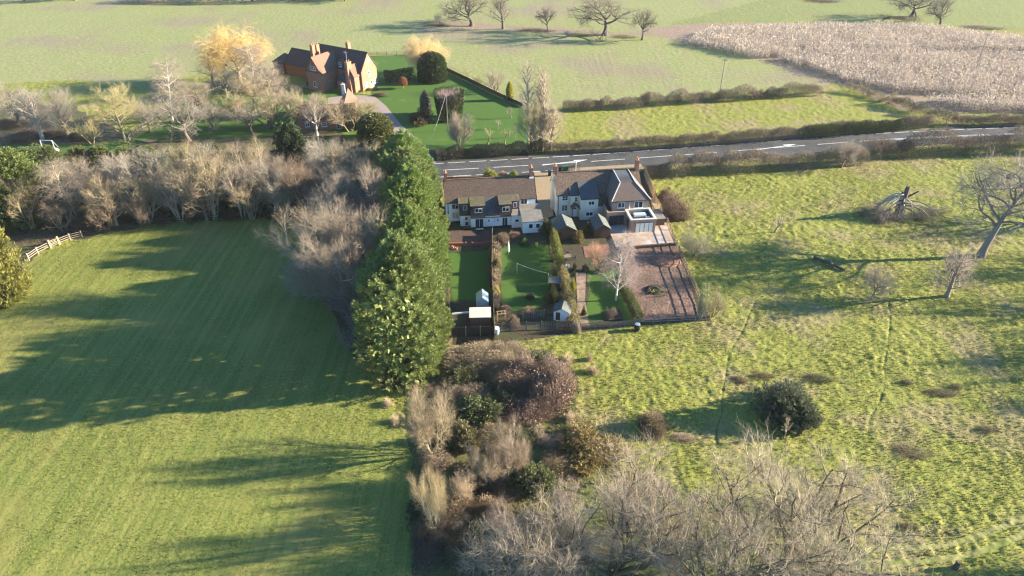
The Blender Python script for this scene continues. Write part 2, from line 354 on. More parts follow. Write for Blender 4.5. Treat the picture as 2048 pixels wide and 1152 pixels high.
paint('scrub', [(800, 790), (880, 705), (905, 698), (1100, 702), (1150, 765), (1150, 850), (1230, 900), (1230, 940), (1400, 985), (1640, 1000), (1740, 1100), (1760, 1500), (824, 1500), (822, 950)])
GARDEN = [(885, 352), (1290, 338), (1318, 400), (1420, 642), (1275, 652), (1140, 668), (992, 690), (905, 690)]
paint('garden', GARDEN, False)
paint('garden', [(850, 300), (1056, 298), (1056, 318), (866, 324)], False)
paint('lawn', [(894, 507), (981, 501), (983, 600), (903, 602)], False)
paint('lawn', [(1001, 490), (1094, 490), (1106, 560), (1095, 606), (1060, 625), (1003, 622)], False)
paint('lawn', [(1172, 540), (1238, 540), (1262, 640), (1165, 643), (1178, 590)], False)
paint('bare', [(1262, 498), (1352, 490), (1400, 636), (1282, 642), (1246, 560)], False)
dr = dist_line(GX, GY, ROAD)
mud = (dr > 4.0) & (dr < 5.5) & (fbm(GX / 2.2, GY / 2.2, 91, 3) > .46)
vg = (dr < 5.6) & (zone != Z['garden']) & (zone != Z['litter']); zone[vg] = Z['meadow']; zone[mud & (zone == Z['meadow'])] = Z['soil']
dp = np.minimum(np.minimum(dist_line(GX, GY, PATH1), dist_line(GX, GY, PATH2)), dist_line(GX, GY, PATH3) + .12)
dt = np.minimum(dist_line(GX, GY, TRACK), dist_line(GX, GY, TRACK2))
zone[(dp < 0.09 + 0.16 * (fbm(GX / 1.5, GY / 1.5, 55, 2) - .4)) & (zone == Z['meadow'])] = Z['path']; zone[(dt < 0.28) & (zone == Z['meadow'])] = Z['track']
zone[(dist_line(GX, GY, TRACK2) < 0.28) & (zone == Z['scrub'])] = Z['track']
# relief: tussocks, furrows, clods
rel = {'meadow': 1, 'path': 1, 'track': .5, 'pasture': .16, 'crop': .18, 'far': .5, 'soil': .25, 'lawn': .06, 'litter': .6, 'scrub': .9, 'garden': .12, 'bare': .30}
amp = np.zeros(GX.shape)
for n, i in Z.items(): amp[zone == i] = rel[n]
amp[inpoly(GX, GY, Gs([(1120, 280), (1110, 205), (1660, 170), (1860, 230), (1860, 262)]))] *= 0.8
def blur(a, n):
    for _ in range(n):
        a = (np.roll(a, 1, 0) + np.roll(a, -1, 0) + a * 2) / 4; a = (np.roll(a, 1, 1) + np.roll(a, -1, 1) + a * 2) / 4
    return a
amp = blur(amp, 6)
tus = fbm(GX / 0.8, GY / 0.8, 3, 2); tus = np.clip((tus - 0.30) * 2.2, 0, 1.2)
hz = 0.12 * tus + 0.06 * (fbm(GX / 2.6, GY / 2.6, 9, 2) - 0.5) + 0.10 * (fbm(GX / 0.5, GY / 0.5, 5, 1) - 0.5)
hz += 0.12 * (fbm(GX / 14, GY / 14, 12, 2) - 0.5)
patch = fbm(GX / 9, GY / 9, 21, 3)
hz *= np.where((zone == Z['meadow']) | (zone == Z['scrub']), np.clip(0.6 + 1.2 * (patch - 0.35), 0.6, 1.1), 1)
hz = hz * amp - 0.10 * amp
hz -= 0.06 * np.exp(-(dp / 0.18) ** 2)
flat = np.clip((dr - 4.6) / 1.5, 0, 1); hz = hz * flat - 0.02 * (1 - flat)
V = np.stack([GX, GY, hz], -1)
NY = len(ys)
idx = np.arange(NY * NXG).reshape(NY, NXG)
quads = np.stack([idx[:-1, :-1], idx[:-1, 1:], idx[1:, 1:], idx[1:, :-1]], -1).reshape(-1, 4)
zq = zone[:-1, :-1].reshape(-1); VV = V.reshape(-1, 3)
M['path'] = mat('trodden_path', (0.08, 0.10, 0.02), (0.14, 0.16, 0.035), 3.0, bump=0.05)
M['track'] = mat('worn_track', (0.17, 0.17, 0.05), (0.27, 0.25, 0.10), 2.0, (0.13, 0.16, 0.03), 0.4, bump=0.05)
names = {'meadow': ('meadow', 'rough tussocky meadow around the cottages and along the road'), 'pasture': ('pasture', 'smooth green pasture lying mostly in the long shadow of the conifers'),
         'crop': ('crop_field', 'pale green sown field with faint drill lines beyond the farmhouse'), 'far': ('hill_pasture', 'pale grass slope beyond the maize'),
         'soil': ('field_soil', 'bare brown headland and soil under and around the dry maize'), 'lawn': ('lawn', 'mown garden lawns of the farmhouse and the cottages'),
         'litter': ('woodland_floor', 'brown leaf litter under the tree belt and the conifer row'), 'scrub': ('scrub_floor', 'brown and green floor under the thicket and the big bare oaks'),
         'garden': ('garden_soil', 'dark garden beds and paths behind the cottages'), 'bare': ('bare_earth', 'bare churned earth plot below the stone patio'),
         'path': ('path', 'narrow dark trodden paths winding through the meadow'), 'track': ('track', 'pale worn double track curving over the meadow')}
for n, i in Z.items():
    q = quads[zq == i]
    if not len(q): continue
    used, inv = np.unique(q, return_inverse=True)
    o = obj(names[n][0], mesh_np(names[n][0], VV[used], inv.reshape(-1, 4), smooth=True), M[n])
    tag(o, names[n][1], 'ground', kind='structure')
tag(MB().poly([(-3000, -1500, -0.9), (3000, -1500, -0.9), (3000, 3000, -0.9), (-3000, 3000, -0.9)]).build('ground', M['far']), 'distant ground running on beyond the fields', 'ground', kind='structure')

# grass tufts standing on the meadow: real blades that catch the low sun
def tufts(zn, per_m2, L, w, col_m, name, label, seed, ymax=150, nb=5):
    g = np.random.default_rng(seed); k = np.where(zone[:-1, :-1] == Z[zn]); X = GX[:-1, :-1][k]; Y = GY[:-1, :-1][k]; H = hz[:-1, :-1][k]
    area = (ys[k[0] + 1] - ys[k[0]]) * (GX[:-1, 1:] - GX[:-1, :-1])[k]
    vis = (np.abs(X) < Y * .78 + 27) & (Y < ymax); dens = per_m2 * area * np.clip(85 / Y, .35, 1.3) * (.5 + 1.2 * np.clip(fbm(X / 1.3, Y / 1.3, seed, 2) - .25, 0, 1) * 1.6) * np.clip(.15 + 2.2 * (fbm(X / 11, Y / 8, seed + 9, 3) - .2), .15, 1.3)
    m = vis & (g.random(len(X)) < dens); n = int(m.sum())
    b = np.stack([X[m], Y[m], H[m] - .03], -1); b[:, :2] += g.normal(size=(n, 2)) * .1
    a = g.random((n, nb)) * 6.283; t = .25 + .55 * g.random((n, nb)); d = np.stack([np.cos(a) * t, np.sin(a) * t, np.sqrt(1 - t * t)], -1)
    ln = L * (.6 + .8 * g.random((n, 1, 1))) * (.7 + .6 * g.random((n, nb, 1))); s = np.stack([-np.sin(a), np.cos(a), 0 * a], -1) * w * (.7 + .6 * g.random((n, nb, 1)))
    b = b[:, None, :]; V = np.stack([b - s, b + s, b + d * ln], 2).reshape(-1, 3); F = np.arange(len(V)).reshape(-1, 3)
    o = obj(name, mesh_np(name, V, F), col_m); tag(o, label, 'grass', kind='stuff'); return n
M['tuft'] = leafmat('grass_tuft', (.225, .24, .055), .45, .8, alt=(.30, .275, .11), translucent=.3)
M['tuft2'] = leafmat('grass_blade', (.18, .20, .048), .55, .8, alt=(.235, .225, .07), translucent=.3)
print('tufts', tufts('meadow', 11, .16, .042, M['tuft'], 'grass', 'coarse tufted grass of the rough meadow', 41), tufts('pasture', 16, .11, .05, M['tuft2'], 'grass', 'short grass of the smooth pasture', 42, 110, 3), tufts('scrub', 5, .3, .05, M['tuft'], 'grass', 'coarse grass between the thicket shrubs', 43))
def strip(line, a, b, z):
    L = offset_line(line, a); Rr = offset_line(line, b); n = len(line)
    Vs = [(p[0], p[1], z) for p in L] + [(p[0], p[1], z) for p in Rr]
    return mesh_np('strip', Vs, np.array([[i, i + 1, n + i + 1, n + i] for i in range(n - 1)]))
road = tag(obj('road', strip(ROAD, -4.4, 4.4, 0.03), M['asphalt']), 'grey tarmac road running behind the cottages', 'road', kind='structure')
def seglen(line):
    c = [0]
    for a, b in zip(line[:-1], line[1:]): c.append(c[-1] + math.dist(a, b))
    return c
RD = densify(ROAD_C, 0.5); RC = seglen(RD)
def road_pt(s, off):
    i = min(max(0, int(np.searchsorted(RC, s)) - 1), len(RD) - 2); t = (s - RC[i]) / (RC[i + 1] - RC[i])
    a, b = RD[i], RD[i + 1]; dx, dy = b[0] - a[0], b[1] - a[1]; l = math.hypot(dx, dy)
    return (a[0] + dx * t - dy / l * off, a[1] + dy * t + dx / l * off)
def s_at(px):       # road chainage under a photo column
    x = [G(px, 330 - (px - 890) * 0.06)[0]][0]
    return min(range(len(RD)), key=lambda i: abs(RD[i][0] - x)) * RC[-1] / (len(RD) - 1)
def mark(s0, s1, off, w, z=0.036, mb=None, off1=None):
    o1 = off if off1 is None else off1
    n = max(1, int((s1 - s0) / 2)); mb = mb or MB()
    for k in range(n):
        a = s0 + (s1 - s0) * k / n; b = s0 + (s1 - s0) * (k + 1) / n
        oa = off + (o1 - off) * k / n; ob = off + (o1 - off) * (k + 1) / n
        mb.poly([(*road_pt(a, oa - w / 2), z), (*road_pt(b, ob - w / 2), z), (*road_pt(b, ob + w / 2), z), (*road_pt(a, oa + w / 2), z)])
    return mb
mb = MB(); s = 20
while s < RC[-1] - 6: mark(s, s + 3.6, 3.45, 0.16, mb=mb); s += 4.4
mb.build('edge_line', M['paint'], road)
mb = MB(); s = 20
while s < s_at(1230): mark(s, s + 3.6, -3.35, 0.16, mb=mb); s += 4.6
mb.build('edge_line', M['paint'], road)
mb = MB(); s = 32
while s < s_at(1800): mark(s, s + 7.2, -0.1, 0.17, mb=mb); s += 10.2
mark(s_at(1780), RC[-1] - 3, -0.1, 0.17, mb=mb); mark(s_at(1790), RC[-1] - 3, -0.6, 0.17, mb=mb)
mb.build('centre_line', M['paint'], road)
for px in (1142, 1562):                                     # return-to-lane arrows
    s = s_at(px); mb = MB(); mark(s - 6, s + 1.5, -0.4, 0.24, z=0.037, mb=mb, off1=0.5)
    mb.poly([(*road_pt(s + 1.3, 0.0), 0.037), (*road_pt(s + 4.0, 0.95), 0.037), (*road_pt(s + 0.9, 1.15), 0.037)])
    mb.build('lane_arrow', M['paint'], road)
# flat sheets: drives, paths, patio
def sheet(name, pts, m, z, label, cat='ground'):
    return tag(MB().poly([(*G(*p), z) for p in pts][::-1]).build(name, M[m]), label, cat, kind='structure')
sheet('driveway', [(835, 326), (872, 326), (852, 296), (803, 250), (772, 212), (748, 192), (700, 190), (655, 196), (655, 216), (735, 216), (768, 250), (806, 290)], 'drive', 0.05, 'pinkish drive curving from the road up to the brick farmhouse', 'driveway')
sheet('gravel_drive', [(1068, 344), (1112, 342), (1106, 432), (1084, 440), (1074, 398)], 'gravel', 0.05, 'tan gravel drive between the white and the cream cottages', 'driveway')
sheet('forecourt', [(1112, 344), (1285, 334), (1282, 328), (1120, 338)], 'gravel', 0.055, 'gravel strip between the cream cottage and the road', 'driveway')
sheet('side_yard', [(1300, 396), (1318, 396), (1345, 470), (1316, 470)], 'gravel', 0.05, 'sandy side yard beside the flat roofed extension', 'yard')
sheet('paving', [(893, 462), (983, 462), (984, 492), (894, 492)], 'darkpave', 0.03, 'dark paving behind the white cottages', 'paving')
sheet('brick_path', [(1166, 493), (1217, 488), (1221, 509), (1170, 516)], 'brickpave', 0.03, 'red brick paving under the russet tree', 'paving')
sheet('garden_path', [(1152, 545), (1172, 545), (1170, 600), (1180, 655), (1156, 655), (1154, 600)], 'soil', 0.025, 'bare brown garden path leading to the picket fence', 'path')
# ------------------------------------------------------------------ plants
def unit(v): return v / np.maximum(np.linalg.norm(v, axis=-1, keepdims=True), 1e-9)
def tubes(P, Rr, sides=3):
    """P (nb,k,3) polylines, Rr (nb,k) radii -> verts, quads"""
    nb, k, _ = P.shape
    D = np.empty_like(P); D[:, 1:-1] = P[:, 2:] - P[:, :-2]; D[:, 0] = P[:, 1] - P[:, 0]; D[:, -1] = P[:, -1] - P[:, -2]
    D = unit(D); ref = np.where(np.abs(D[..., 2:3]) > 0.9, np.array([1.0, 0, 0]), np.array([0, 0, 1.0]))
    A = unit(np.cross(D, ref)); B = np.cross(D, A)
    t = np.arange(sides) * 2 * np.pi / sides
    ring = P[:, :, None] + Rr[:, :, None, None] * (A[:, :, None] * np.cos(t)[None, None, :, None] + B[:, :, None] * np.sin(t)[None, None, :, None])
    Vt = ring.reshape(-1, 3); base = np.arange(nb)[:, None, None] * k * sides + np.arange(k - 1)[None, :, None] * sides
    j = np.arange(sides)[None, None, :]; j2 = (j + 1) % sides
    F = np.stack([base + j, base + j2, base + sides + j2, base + sides + j], -1).reshape(-1, 4)
    return Vt, F
def grow(seed, spec, stems=1, stem_ang=0.0, trunk_len=1.0, r0=0.03, k0=8, wig0=0.08, up0=0.05, lean=None, taper=0.75):
    g = np.random.default_rng(seed); levels = []
    az = np.arange(stems) * 2.4 + g.random(stems) * 1.2; an = R(stem_ang) * (0.35 + 0.65 * g.random(stems))
    d = np.stack([np.sin(an) * np.cos(az), np.sin(an) * np.sin(az), np.cos(an)], -1)
    if lean is not None: d = unit(d + np.array(lean))
    L = trunk_len * (0.8 + 0.3 * g.random(stems)); p = np.stack([np.cos(az), np.sin(az), az * 0], -1) * r0 * (1.2 if stems > 1 else 0)
    def walk(p, d, L, k, wig, up, r_a, r_b):
        P = [p]; 
        for i in range(k):
            d = unit(d + g.normal(size=d.shape) * wig + np.array([0, 0, up])); p = p + d * (L / k)[:, None]; P.append(p)
        t = np.linspace(0, 1, k + 1)[None]
        return np.stack(P, 1), r_a[:, None] * (1 - t) + r_b[:, None] * t
    rr = np.full(stems, r0 / math.sqrt(stems) * 1.2)
    P, Q = walk(p, d, L, k0, wig0, up0, rr, rr * (1 - taper))
    if stems == 1: Q[:, 0] *= 1.35
    levels.append((P, Q)); Lp = L
    for li, (n, t0, t1, ang, av, lf, k, up, wig, rf, fall) in enumerate(spec):
        nb, kk, _ = P.shape
        par = np.repeat(np.arange(nb), n); slot = np.tile(np.arange(n), nb)
        t = t0 + (t1 - t0) * (slot + g.random(len(par))) / n
        f = t * (kk - 1); i = np.minimum(f.astype(int), kk - 2); w = (f - i)[:, None]
        pos = P[par, i] * (1 - w) + P[par, i + 1] * w; dd = unit(P[par, i + 1] - P[par, i])
        pr = Q[par, i] * (1 - w[:, 0]) + Q[par, i + 1] * w[:, 0]
        ref = np.where(np.abs(dd[:, 2:3]) > 0.9, np.array([1.0, 0, 0]), np.array([0, 0, 1.0]))
        A = unit(np.cross(dd, ref)); B = np.cross(dd, A); ph = slot * 2.4 + g.random(nb)[par] * 6.28 + g.normal(size=len(par)) * 0.4
        a = R(ang) + g.normal(size=len(par)) * R(av)
        nd = dd * np.cos(a)[:, None] + (A * np.cos(ph)[:, None] + B * np.sin(ph)[:, None]) * np.sin(a)[:, None]
        Ln = lf * (1 - fall * (t - t0) / max(1e-6, t1 - t0)) * ((0.6 + 0.7 * g.random(len(par))) if li else (0.8 + 0.35 * g.random(len(par))))
        ra = np.minimum(pr * 0.85, np.maximum(rf * (0.7 + 0.6 * g.random(len(par))), 0.0004))
        P, Q = walk(pos, nd, Ln, k, wig, up, ra, ra * 0.25); levels.append((P, Q))
    return levels
PROTO = {}
def tree_proto(name, seed, spec, thick=2, **kw):
    lv = grow(seed, spec, **kw)
    def merge(ls, sides):
        Vs = []; Fs = []; o = 0
        for (P, Q), sd in zip(ls, sides):
            v, f = tubes(P, Q, sd); Vs.append(v); Fs.append(f + o); o += len(v)
        return np.concatenate(Vs), np.concatenate(Fs)
    tv, tf = merge(lv[:thick], [7, 5, 4][:thick]); cv, cf = merge(lv[thick:], [3] * (len(lv) - thick))
    allv = np.concatenate([tv, cv]); zt = np.percentile(allv[:, 2], 99.7); rad = np.percentile(np.hypot(cv[:, 0], cv[:, 1]), 95)
    if kw.get('lean') is not None: rad = (np.percentile(cv[:, 0], 97) - np.percentile(cv[:, 0], 3)) / 2
    sc = np.array([0.5 / rad, 0.5 / rad, 1 / zt])
    PROTO[name] = (mesh_np(name + '_trunk', tv * sc, tf, True), mesh_np(name + '_crown', cv * sc, cf))
    PROTO[name][0].materials.append(M['bark']); PROTO[name][1].materials.append(M['twig'])
# per level: count, t0, t1, angle, angle spread, length, segments, upward pull, wiggle, radius, shortening
OAK = [(11, .45, 1, 58, 14, .58, 7, .06, .22, .017, .25), (8, .3, 1, 48, 16, .27, 5, .06, .25, .0060, .35), (7, .2, 1, 45, 16, .13, 4, .05, .25, .0022, .3), (9, .1, 1, 45, 18, .07, 3, .05, .2, .0008, .3)]
for i in range(3): tree_proto('oak%d' % i, 100 + i, OAK, thick=3, trunk_len=.42, r0=.034, wig0=.10)
ASH = [(20, .18, 1, 42, 9, .42, 6, .13, .13, .010, .55), (7, .2, 1, 38, 12, .16, 4, .10, .15, .0036, .4), (6, .15, 1, 36, 12, .085, 3, .08, .15, .0018, .3), (4, .1, 1, 36, 12, .05, 2, .05, .1, .0009, .3)]
for i in range(2): tree_proto('ash%d' % i, 200 + i, ASH, trunk_len=.85, r0=.022, wig0=.06, up0=.06)
FAN = [(8, .2, 1, 34, 9, .42, 6, .07, .12, .011, .45), (6, .2, 1, 36, 12, .18, 4, .06, .14, .0042, .4), (6, .15, 1, 38, 12, .10, 3, .05, .14, .0016, .3), (5, .1, 1, 38, 12, .06, 2, .05, .1, .0007, .3)]
for i in range(3): tree_proto('fan%d' % i, 300 + i, FAN, stems=5, stem_ang=30, trunk_len=.8, r0=.032, wig0=.07, up0=.03)
ROUND = [(15, .2, 1, 58, 13, .47, 6, .07, .12, .010, .35), (8, .2, 1, 38, 10, .21, 4, .10, .13, .0034, .35), (8, .15, 1, 38, 12, .11, 3, .07, .14, .0016, .3), (7, .1, 1, 38, 12, .07, 2, .05, .1, .0007, .3)]
for i in range(2): tree_proto('round%d' % i, 400 + i, ROUND, trunk_len=.55, r0=.02, wig0=.07)
BIRCH = [(30, .15, 1, 46, 9, .34, 6, .06, .10, .0042, .6), (8, .2, 1, 40, 12, .14, 4, -.05, .14, .0026, .4), (8, .1, 1, 36, 14, .09, 4, -.16, .12, .0016, .3), (4, .1, 1, 34, 12, .05, 3, -.2, .1, .0008, .3)]
for i in range(2): tree_proto('birch%d' % i, 500 + i, BIRCH, trunk_len=1.0, r0=.0095, wig0=.035, up0=.03)
WILLOW = [(12, .4, 1, 45, 12, .55, 6, .12, .12, .013, .3), (10, .25, 1, 42, 14, .26, 5, .02, .16, .0045, .3), (12, .1, 1, 40, 16, .24, 5, -.26, .1, .0018, .3), (6, .05, 1, 28, 10, .14, 3, -.3, .08, .0012, .3)]
tree_proto('willow', 600, WILLOW, trunk_len=.42, r0=.035, wig0=.06)
SPREAD = [(12, .12, 1, 34, 12, .40, 6, .08, .14, .009, .4), (7, .2, 1, 36, 12, .18, 4, .07, .15, .0042, .4), (7, .15, 1, 38, 12, .10, 3, .06, .14, .0018, .3), (6, .1, 1, 38, 12, .06, 2, .05, .1, .0007, .3)]
for i in range(2): tree_proto('spread%d' % i, 350 + i, SPREAD, stems=7, stem_ang=50, trunk_len=.8, r0=.034, wig0=.08, up0=.05, lean=(-.28, -.1, 0))
SHRUB = [(9, .15, 1, 34, 12, .38, 5, .06, .16, .008, .4), (8, .15, 1, 38, 14, .2, 4, .04, .18, .004, .35), (8, .1, 1, 38, 14, .11, 3, .03, .18, .0025, .3)]
for i in range(3): tree_proto('shrub%d' % i, 700 + i, SHRUB, stems=9, stem_ang=52, trunk_len=.75, r0=.03, wig0=.1, up0=.02, thick=1)
SAP = [(9, .35, 1, 38, 12, .35, 5, .1, .14, .010, .4), (5, .2, 1, 40, 14, .16, 3, .06, .16, .005, .3), (4, .2, 1, 40, 14, .09, 2, .06, .16, .003, .3)]
tree_proto('sapling', 800, SAP, trunk_len=.75, r0=.02, wig0=.09)
LEANSPEC = [(13, .38, 1, 50, 16, .42, 7, .08, .24, .012, .3), (8, .3, 1, 48, 16, .22, 5, .05, .26, .005, .35), (8, .2, 1, 45, 16, .12, 4, .05, .25, .0024, .3), (8, .1, 1, 45, 18, .06, 3, .05, .2, .0009, .3)]
tree_proto('leaner', 911, LEANSPEC, trunk_len=.72, r0=.02, wig0=.08, lean=(.12, 0, 0))
GRAND = [(11, .5, 1, 54, 10, .62, 8, .10, .15, .016, .15), (9, .2, 1, 42, 13, .30, 6, .08, .18, .0055, .3), (10, .15, 1, 42, 14, .15, 4, .06, .2, .0017, .3), (12, .1, 1, 42, 15, .085, 3, .05, .2, .0006, .3)]
for i in range(2): tree_proto('grand%d' % i, 176 + i, GRAND, thick=3, trunk_len=.28, r0=.034, wig0=.04)
BUSHY = [(11, .15, 1, 30, 11, .36, 5, .06, .14, .007, .45), (8, .15, 1, 36, 12, .18, 4, .06, .16, .0034, .4), (7, .1, 1, 38, 12, .10, 3, .05, .16, .0016, .3), (4, .1, 1, 38, 12, .06, 2, .04, .12, .0007, .3)]
for i in range(2): tree_proto('bushy%d' % i, 370 + i, BUSHY, stems=7, stem_ang=46, trunk_len=.85, r0=.024, wig0=.07, up0=.02)
POPLAR = [(34, .08, 1, 26, 7, .24, 5, .16, .08, .006, .5), (7, .15, 1, 30, 10, .11, 4, .10, .12, .0024, .4), (4, .1, 1, 34, 12, .06, 3, .06, .12, .0009, .3)]
tree_proto('poplar', 950, POPLAR, stems=3, stem_ang=7, trunk_len=.95, r0=.02, wig0=.03)

# leafy masses -------------------------------------------------------------
def sprays(pts, dirs, L, W, g, fold=0.0):
    """one pointed leaf spray (4-point kite) per point"""
    n = len(pts); d = unit(dirs); rnd = unit(g.normal(size=(n, 3))); s = unit(np.cross(d, rnd))
    L = L * (0.6 + 0.8 * g.random((n, 1))); W = W * (0.6 + 0.8 * g.random((n, 1)))
    V0 = pts; V1 = pts + d * L * 0.55 + s * W * 0.5; V2 = pts + d * L; V3 = pts + d * L * 0.55 - s * W * 0.5
    V = np.stack([V0, V1, V2, V3], 1).reshape(-1, 3); return V, np.arange(4 * n).reshape(-1, 4)
def blades(pts, dirs, L, r, g):
    """thin three-sided twigs"""
    n = len(pts); d = unit(dirs); L = L * (0.5 + g.random((n, 1))); k = unit(d + g.normal(size=(n, 3)) * 0.35)
    P = np.stack([pts, pts + d * L * 0.5, pts + d * L * 0.5 + k * L * 0.5], 1); Q = np.tile(np.array([[r, r * 0.8, r * 0.3]]), (n, 1))
    return tubes(P, Q, 3)
def shape_pts(g, n, kind, shell=0.55):
    """points and outward directions in a unit body (height 1, width 1, base at z=0)"""
    u = unit(g.normal(size=(n, 3))); r = shell + (1 - shell) * g.random((n, 1)) ** 0.6
    if kind == 'dome': u[:, 2] = np.abs(u[:, 2]); p = u * r * np.array([.5, .5, 1.0]); d = u
    elif kind == 'ball': p = u * r * 0.5 + np.array([0, 0, .5]); d = u
    elif kind == 'column':
        z = g.random((n, 1)); a = g.random((n, 1)) * 6.283; pr = np.clip(1.15 - z ** 4 * 1.15, 0.12, 1) * (0.82 + 0.18 * np.minimum(1, z * 4))
        rr = 0.5 * pr * r; p = np.concatenate([np.cos(a) * rr, np.sin(a) * rr, z], 1); d = np.concatenate([np.cos(a), np.sin(a), 0.25 + 0.9 * z ** 3], 1)
    elif kind == 'cone':
        z = g.random((n, 1)) ** 1.25; a = g.random((n, 1)) * 6.283; pr = (1 - z) ** 0.62 * np.minimum(1, .72 + z * 2.2)
        rr = 0.5 * pr * r; p = np.concatenate([np.cos(a) * rr, np.sin(a) * rr, z], 1); d = np.concatenate([np.cos(a), np.sin(a), 0.15 + 0.6 * z], 1)
    elif kind == 'lobes':      # several domes grown together
        K = 8; a = np.arange(K) * 2.4 + g.random(K); rad = .30 * np.sqrt((np.arange(K) + .3) / K); R_ = .15 + .13 * g.random(K); Hh = (.45 + .55 * g.random(K)) * (1 - .5 * rad); Hh[0] = 1.0
        k = g.integers(0, K, n); u[:, 2] = np.abs(u[:, 2]); c = np.stack([np.cos(a[k]) * rad[k], np.sin(a[k]) * rad[k], 0 * a[k]], -1)
        p = c + u * r * np.stack([R_[k], R_[k], Hh[k]], -1); d = u + np.concatenate([c[:, :2] * 1.2, np.zeros((n, 1))], 1)
    elif kind == 'flat':      # clipped dome
        z = g.random((n, 1)); a = g.random((n, 1)) * 6.283; pr = np.where(z < .55, 1, np.sqrt(np.maximum(0, 1 - ((z - .55) / .45) ** 2)))
        rr = 0.5 * pr * r; p = np.concatenate([np.cos(a) * rr, np.sin(a) * rr, z], 1); d = np.concatenate([np.cos(a), np.sin(a), np.where(z < .55, .1, 1.0)], 1)
    return p, unit(d)
def lump(p, seed, amt):
    a = np.sin(p[:, 0] * 5.5 + seed) + np.sin(p[:, 1] * 6.5 + seed * 2.1) + .7 * np.sin(p[:, 2] * 11 + seed * 0.7 + p[:, 0] * 6) + .6 * np.sin(p[:, 1] * 15 + seed)
    return p * np.stack([1 + a * amt / 3, 1 + a * amt / 3, 1 + a * amt / 6], -1)
def plumes(P, d, per, Lp, w, L, W, g):
    n = len(P); u = g.random((n * per, 1)); dd = np.repeat(unit(d), per, 0); lat = unit(np.cross(dd, g.normal(size=(n * per, 3))))
    c = np.repeat(P, per, 0) + dd * Lp * u * (.7 + .6 * np.repeat(g.random((n, 1)), per, 0)) + lat * w * (1.05 - u) * g.random((n * per, 1))
    return sprays(c, dd + lat * .75, L, W, g)
def leaf_proto(name, seed, kind, tips, per, tip_r, L, W, asp, up=0.2, shell=0.6, amt=0.22, core=True, trunk=True, plume=0):
    """asp = height / width, so leaves keep their proportion on a body of that aspect"""
    g = np.random.default_rng(seed); p, d = shape_pts(g, tips, kind, shell); p = lump(p, seed, amt)
    d = unit(d + np.array([0, 0, up])); S1 = np.array([1, 1, asp]); P = p * S1
    if plume: v, f = plumes(P, d, per, plume, tip_r, L, W, g)
    c = np.repeat(P, per, 0); dd = unit(np.repeat(d, per, 0) + g.normal(size=(tips * per, 3)) * 0.45)
    c = c + unit(g.normal(size=c.shape)) * tip_r * g.random((len(c), 1))
    if not plume: v, f = sprays(c, dd, L, W, g)
    v[:, 2] = np.maximum(v[:, 2], 0.0); v = v / S1
    Fs = [f]
    if core:                          # dense inner twiggage
        q, qd = shape_pts(g, tips * 3, kind, 0.1); q = lump(q, seed, amt) * 0.88
        v2, f2 = sprays(q * S1, unit(qd + g.normal(size=qd.shape)), max(L * 1.7, .09), max(W * 1.9, .05), g); v2[:, 2] = np.maximum(v2[:, 2], 0); v2 = v2 / S1
        Fs.append(f2 + len(v)); v = np.concatenate([v, v2])
    me = mesh_np(name, v, np.concatenate(Fs)); me.materials.append(M['leaf'])
    tm = None
    if trunk: tm = MB().tube([(0, 0, -.02), (0, 0, .5), (0, 0, .9)], .035, 7, .01).mesh(name + '_trunk'); tm.materials.append(M['bark'])
    PROTO[name] = (tm, me)
for i in range(3): leaf_proto('leyland%d' % i, 20 + i, 'column', 1050, 160, .036, .027, .0062, 1.6, up=.75, shell=.74, amt=.42, plume=.115)
for i in range(2): leaf_proto('pine%d' % i, 30 + i, 'cone', 560, 60, .05, .055, .011, 1.2, up=.55, shell=.5, amt=.40, plume=.15)
leaf_proto('yew', 40, 'flat', 1300, 12, .035, .055, .03, 1.1, up=.1, shell=.8, amt=.06)
leaf_proto('cypress', 41, 'column', 500, 12, .05, .14, .05, 2.6, up=.7, shell=.6, amt=.08)
for i in range(2): leaf_proto('gorse%d' % i, 44 + i, 'lobes', 620, 30, .04, .05, .011, .62, up=.8, shell=.55, amt=.48, trunk=False, plume=.10)
for i in range(2): leaf_proto('holly%d' % i, 48 + i, 'lobes', 620, 22, .06, .042, .024, .95, up=.4, shell=.5, amt=.35, trunk=False)
def twig_proto(name, seed, kind, n, L, r, asp, up=.4, leaf=0, shell=.25, amt=.3):
    g = np.random.default_rng(seed); p, d = shape_pts(g, n, kind, shell); p = lump(p, seed, amt); S1 = np.array([1, 1, asp])
    v, f = blades(p * S1, unit(d + np.array([0, 0, up]) + g.normal(size=d.shape) * .75), L, r, g)
    fs = [f]
    if leaf:
        q, qd = shape_pts(g, leaf, kind, .5); q = lump(q, seed, amt); v2, f2 = sprays(q * S1, qd + g.normal(size=qd.shape), .034, .02, g); fs.append(f2 + len(v)); v = np.concatenate([v, v2])
    v[:, 2] = np.maximum(v[:, 2], 0); me = mesh_np(name, v / S1, np.concatenate(fs)); me.materials.append(M['twig']); PROTO[name] = (None, me)
for i in range(3): twig_proto('bramble%d' % i, 60 + i, 'lobes', 9000, .085, .0019, .5, .35, leaf=3000, amt=.35)
twig_proto('tuft0', 64, 'lobes', 1100, .20, .004, .5, 1.1, amt=.2); twig_proto('tuft1', 65, 'lobes', 900, .22, .004, .5, .9, amt=.35)

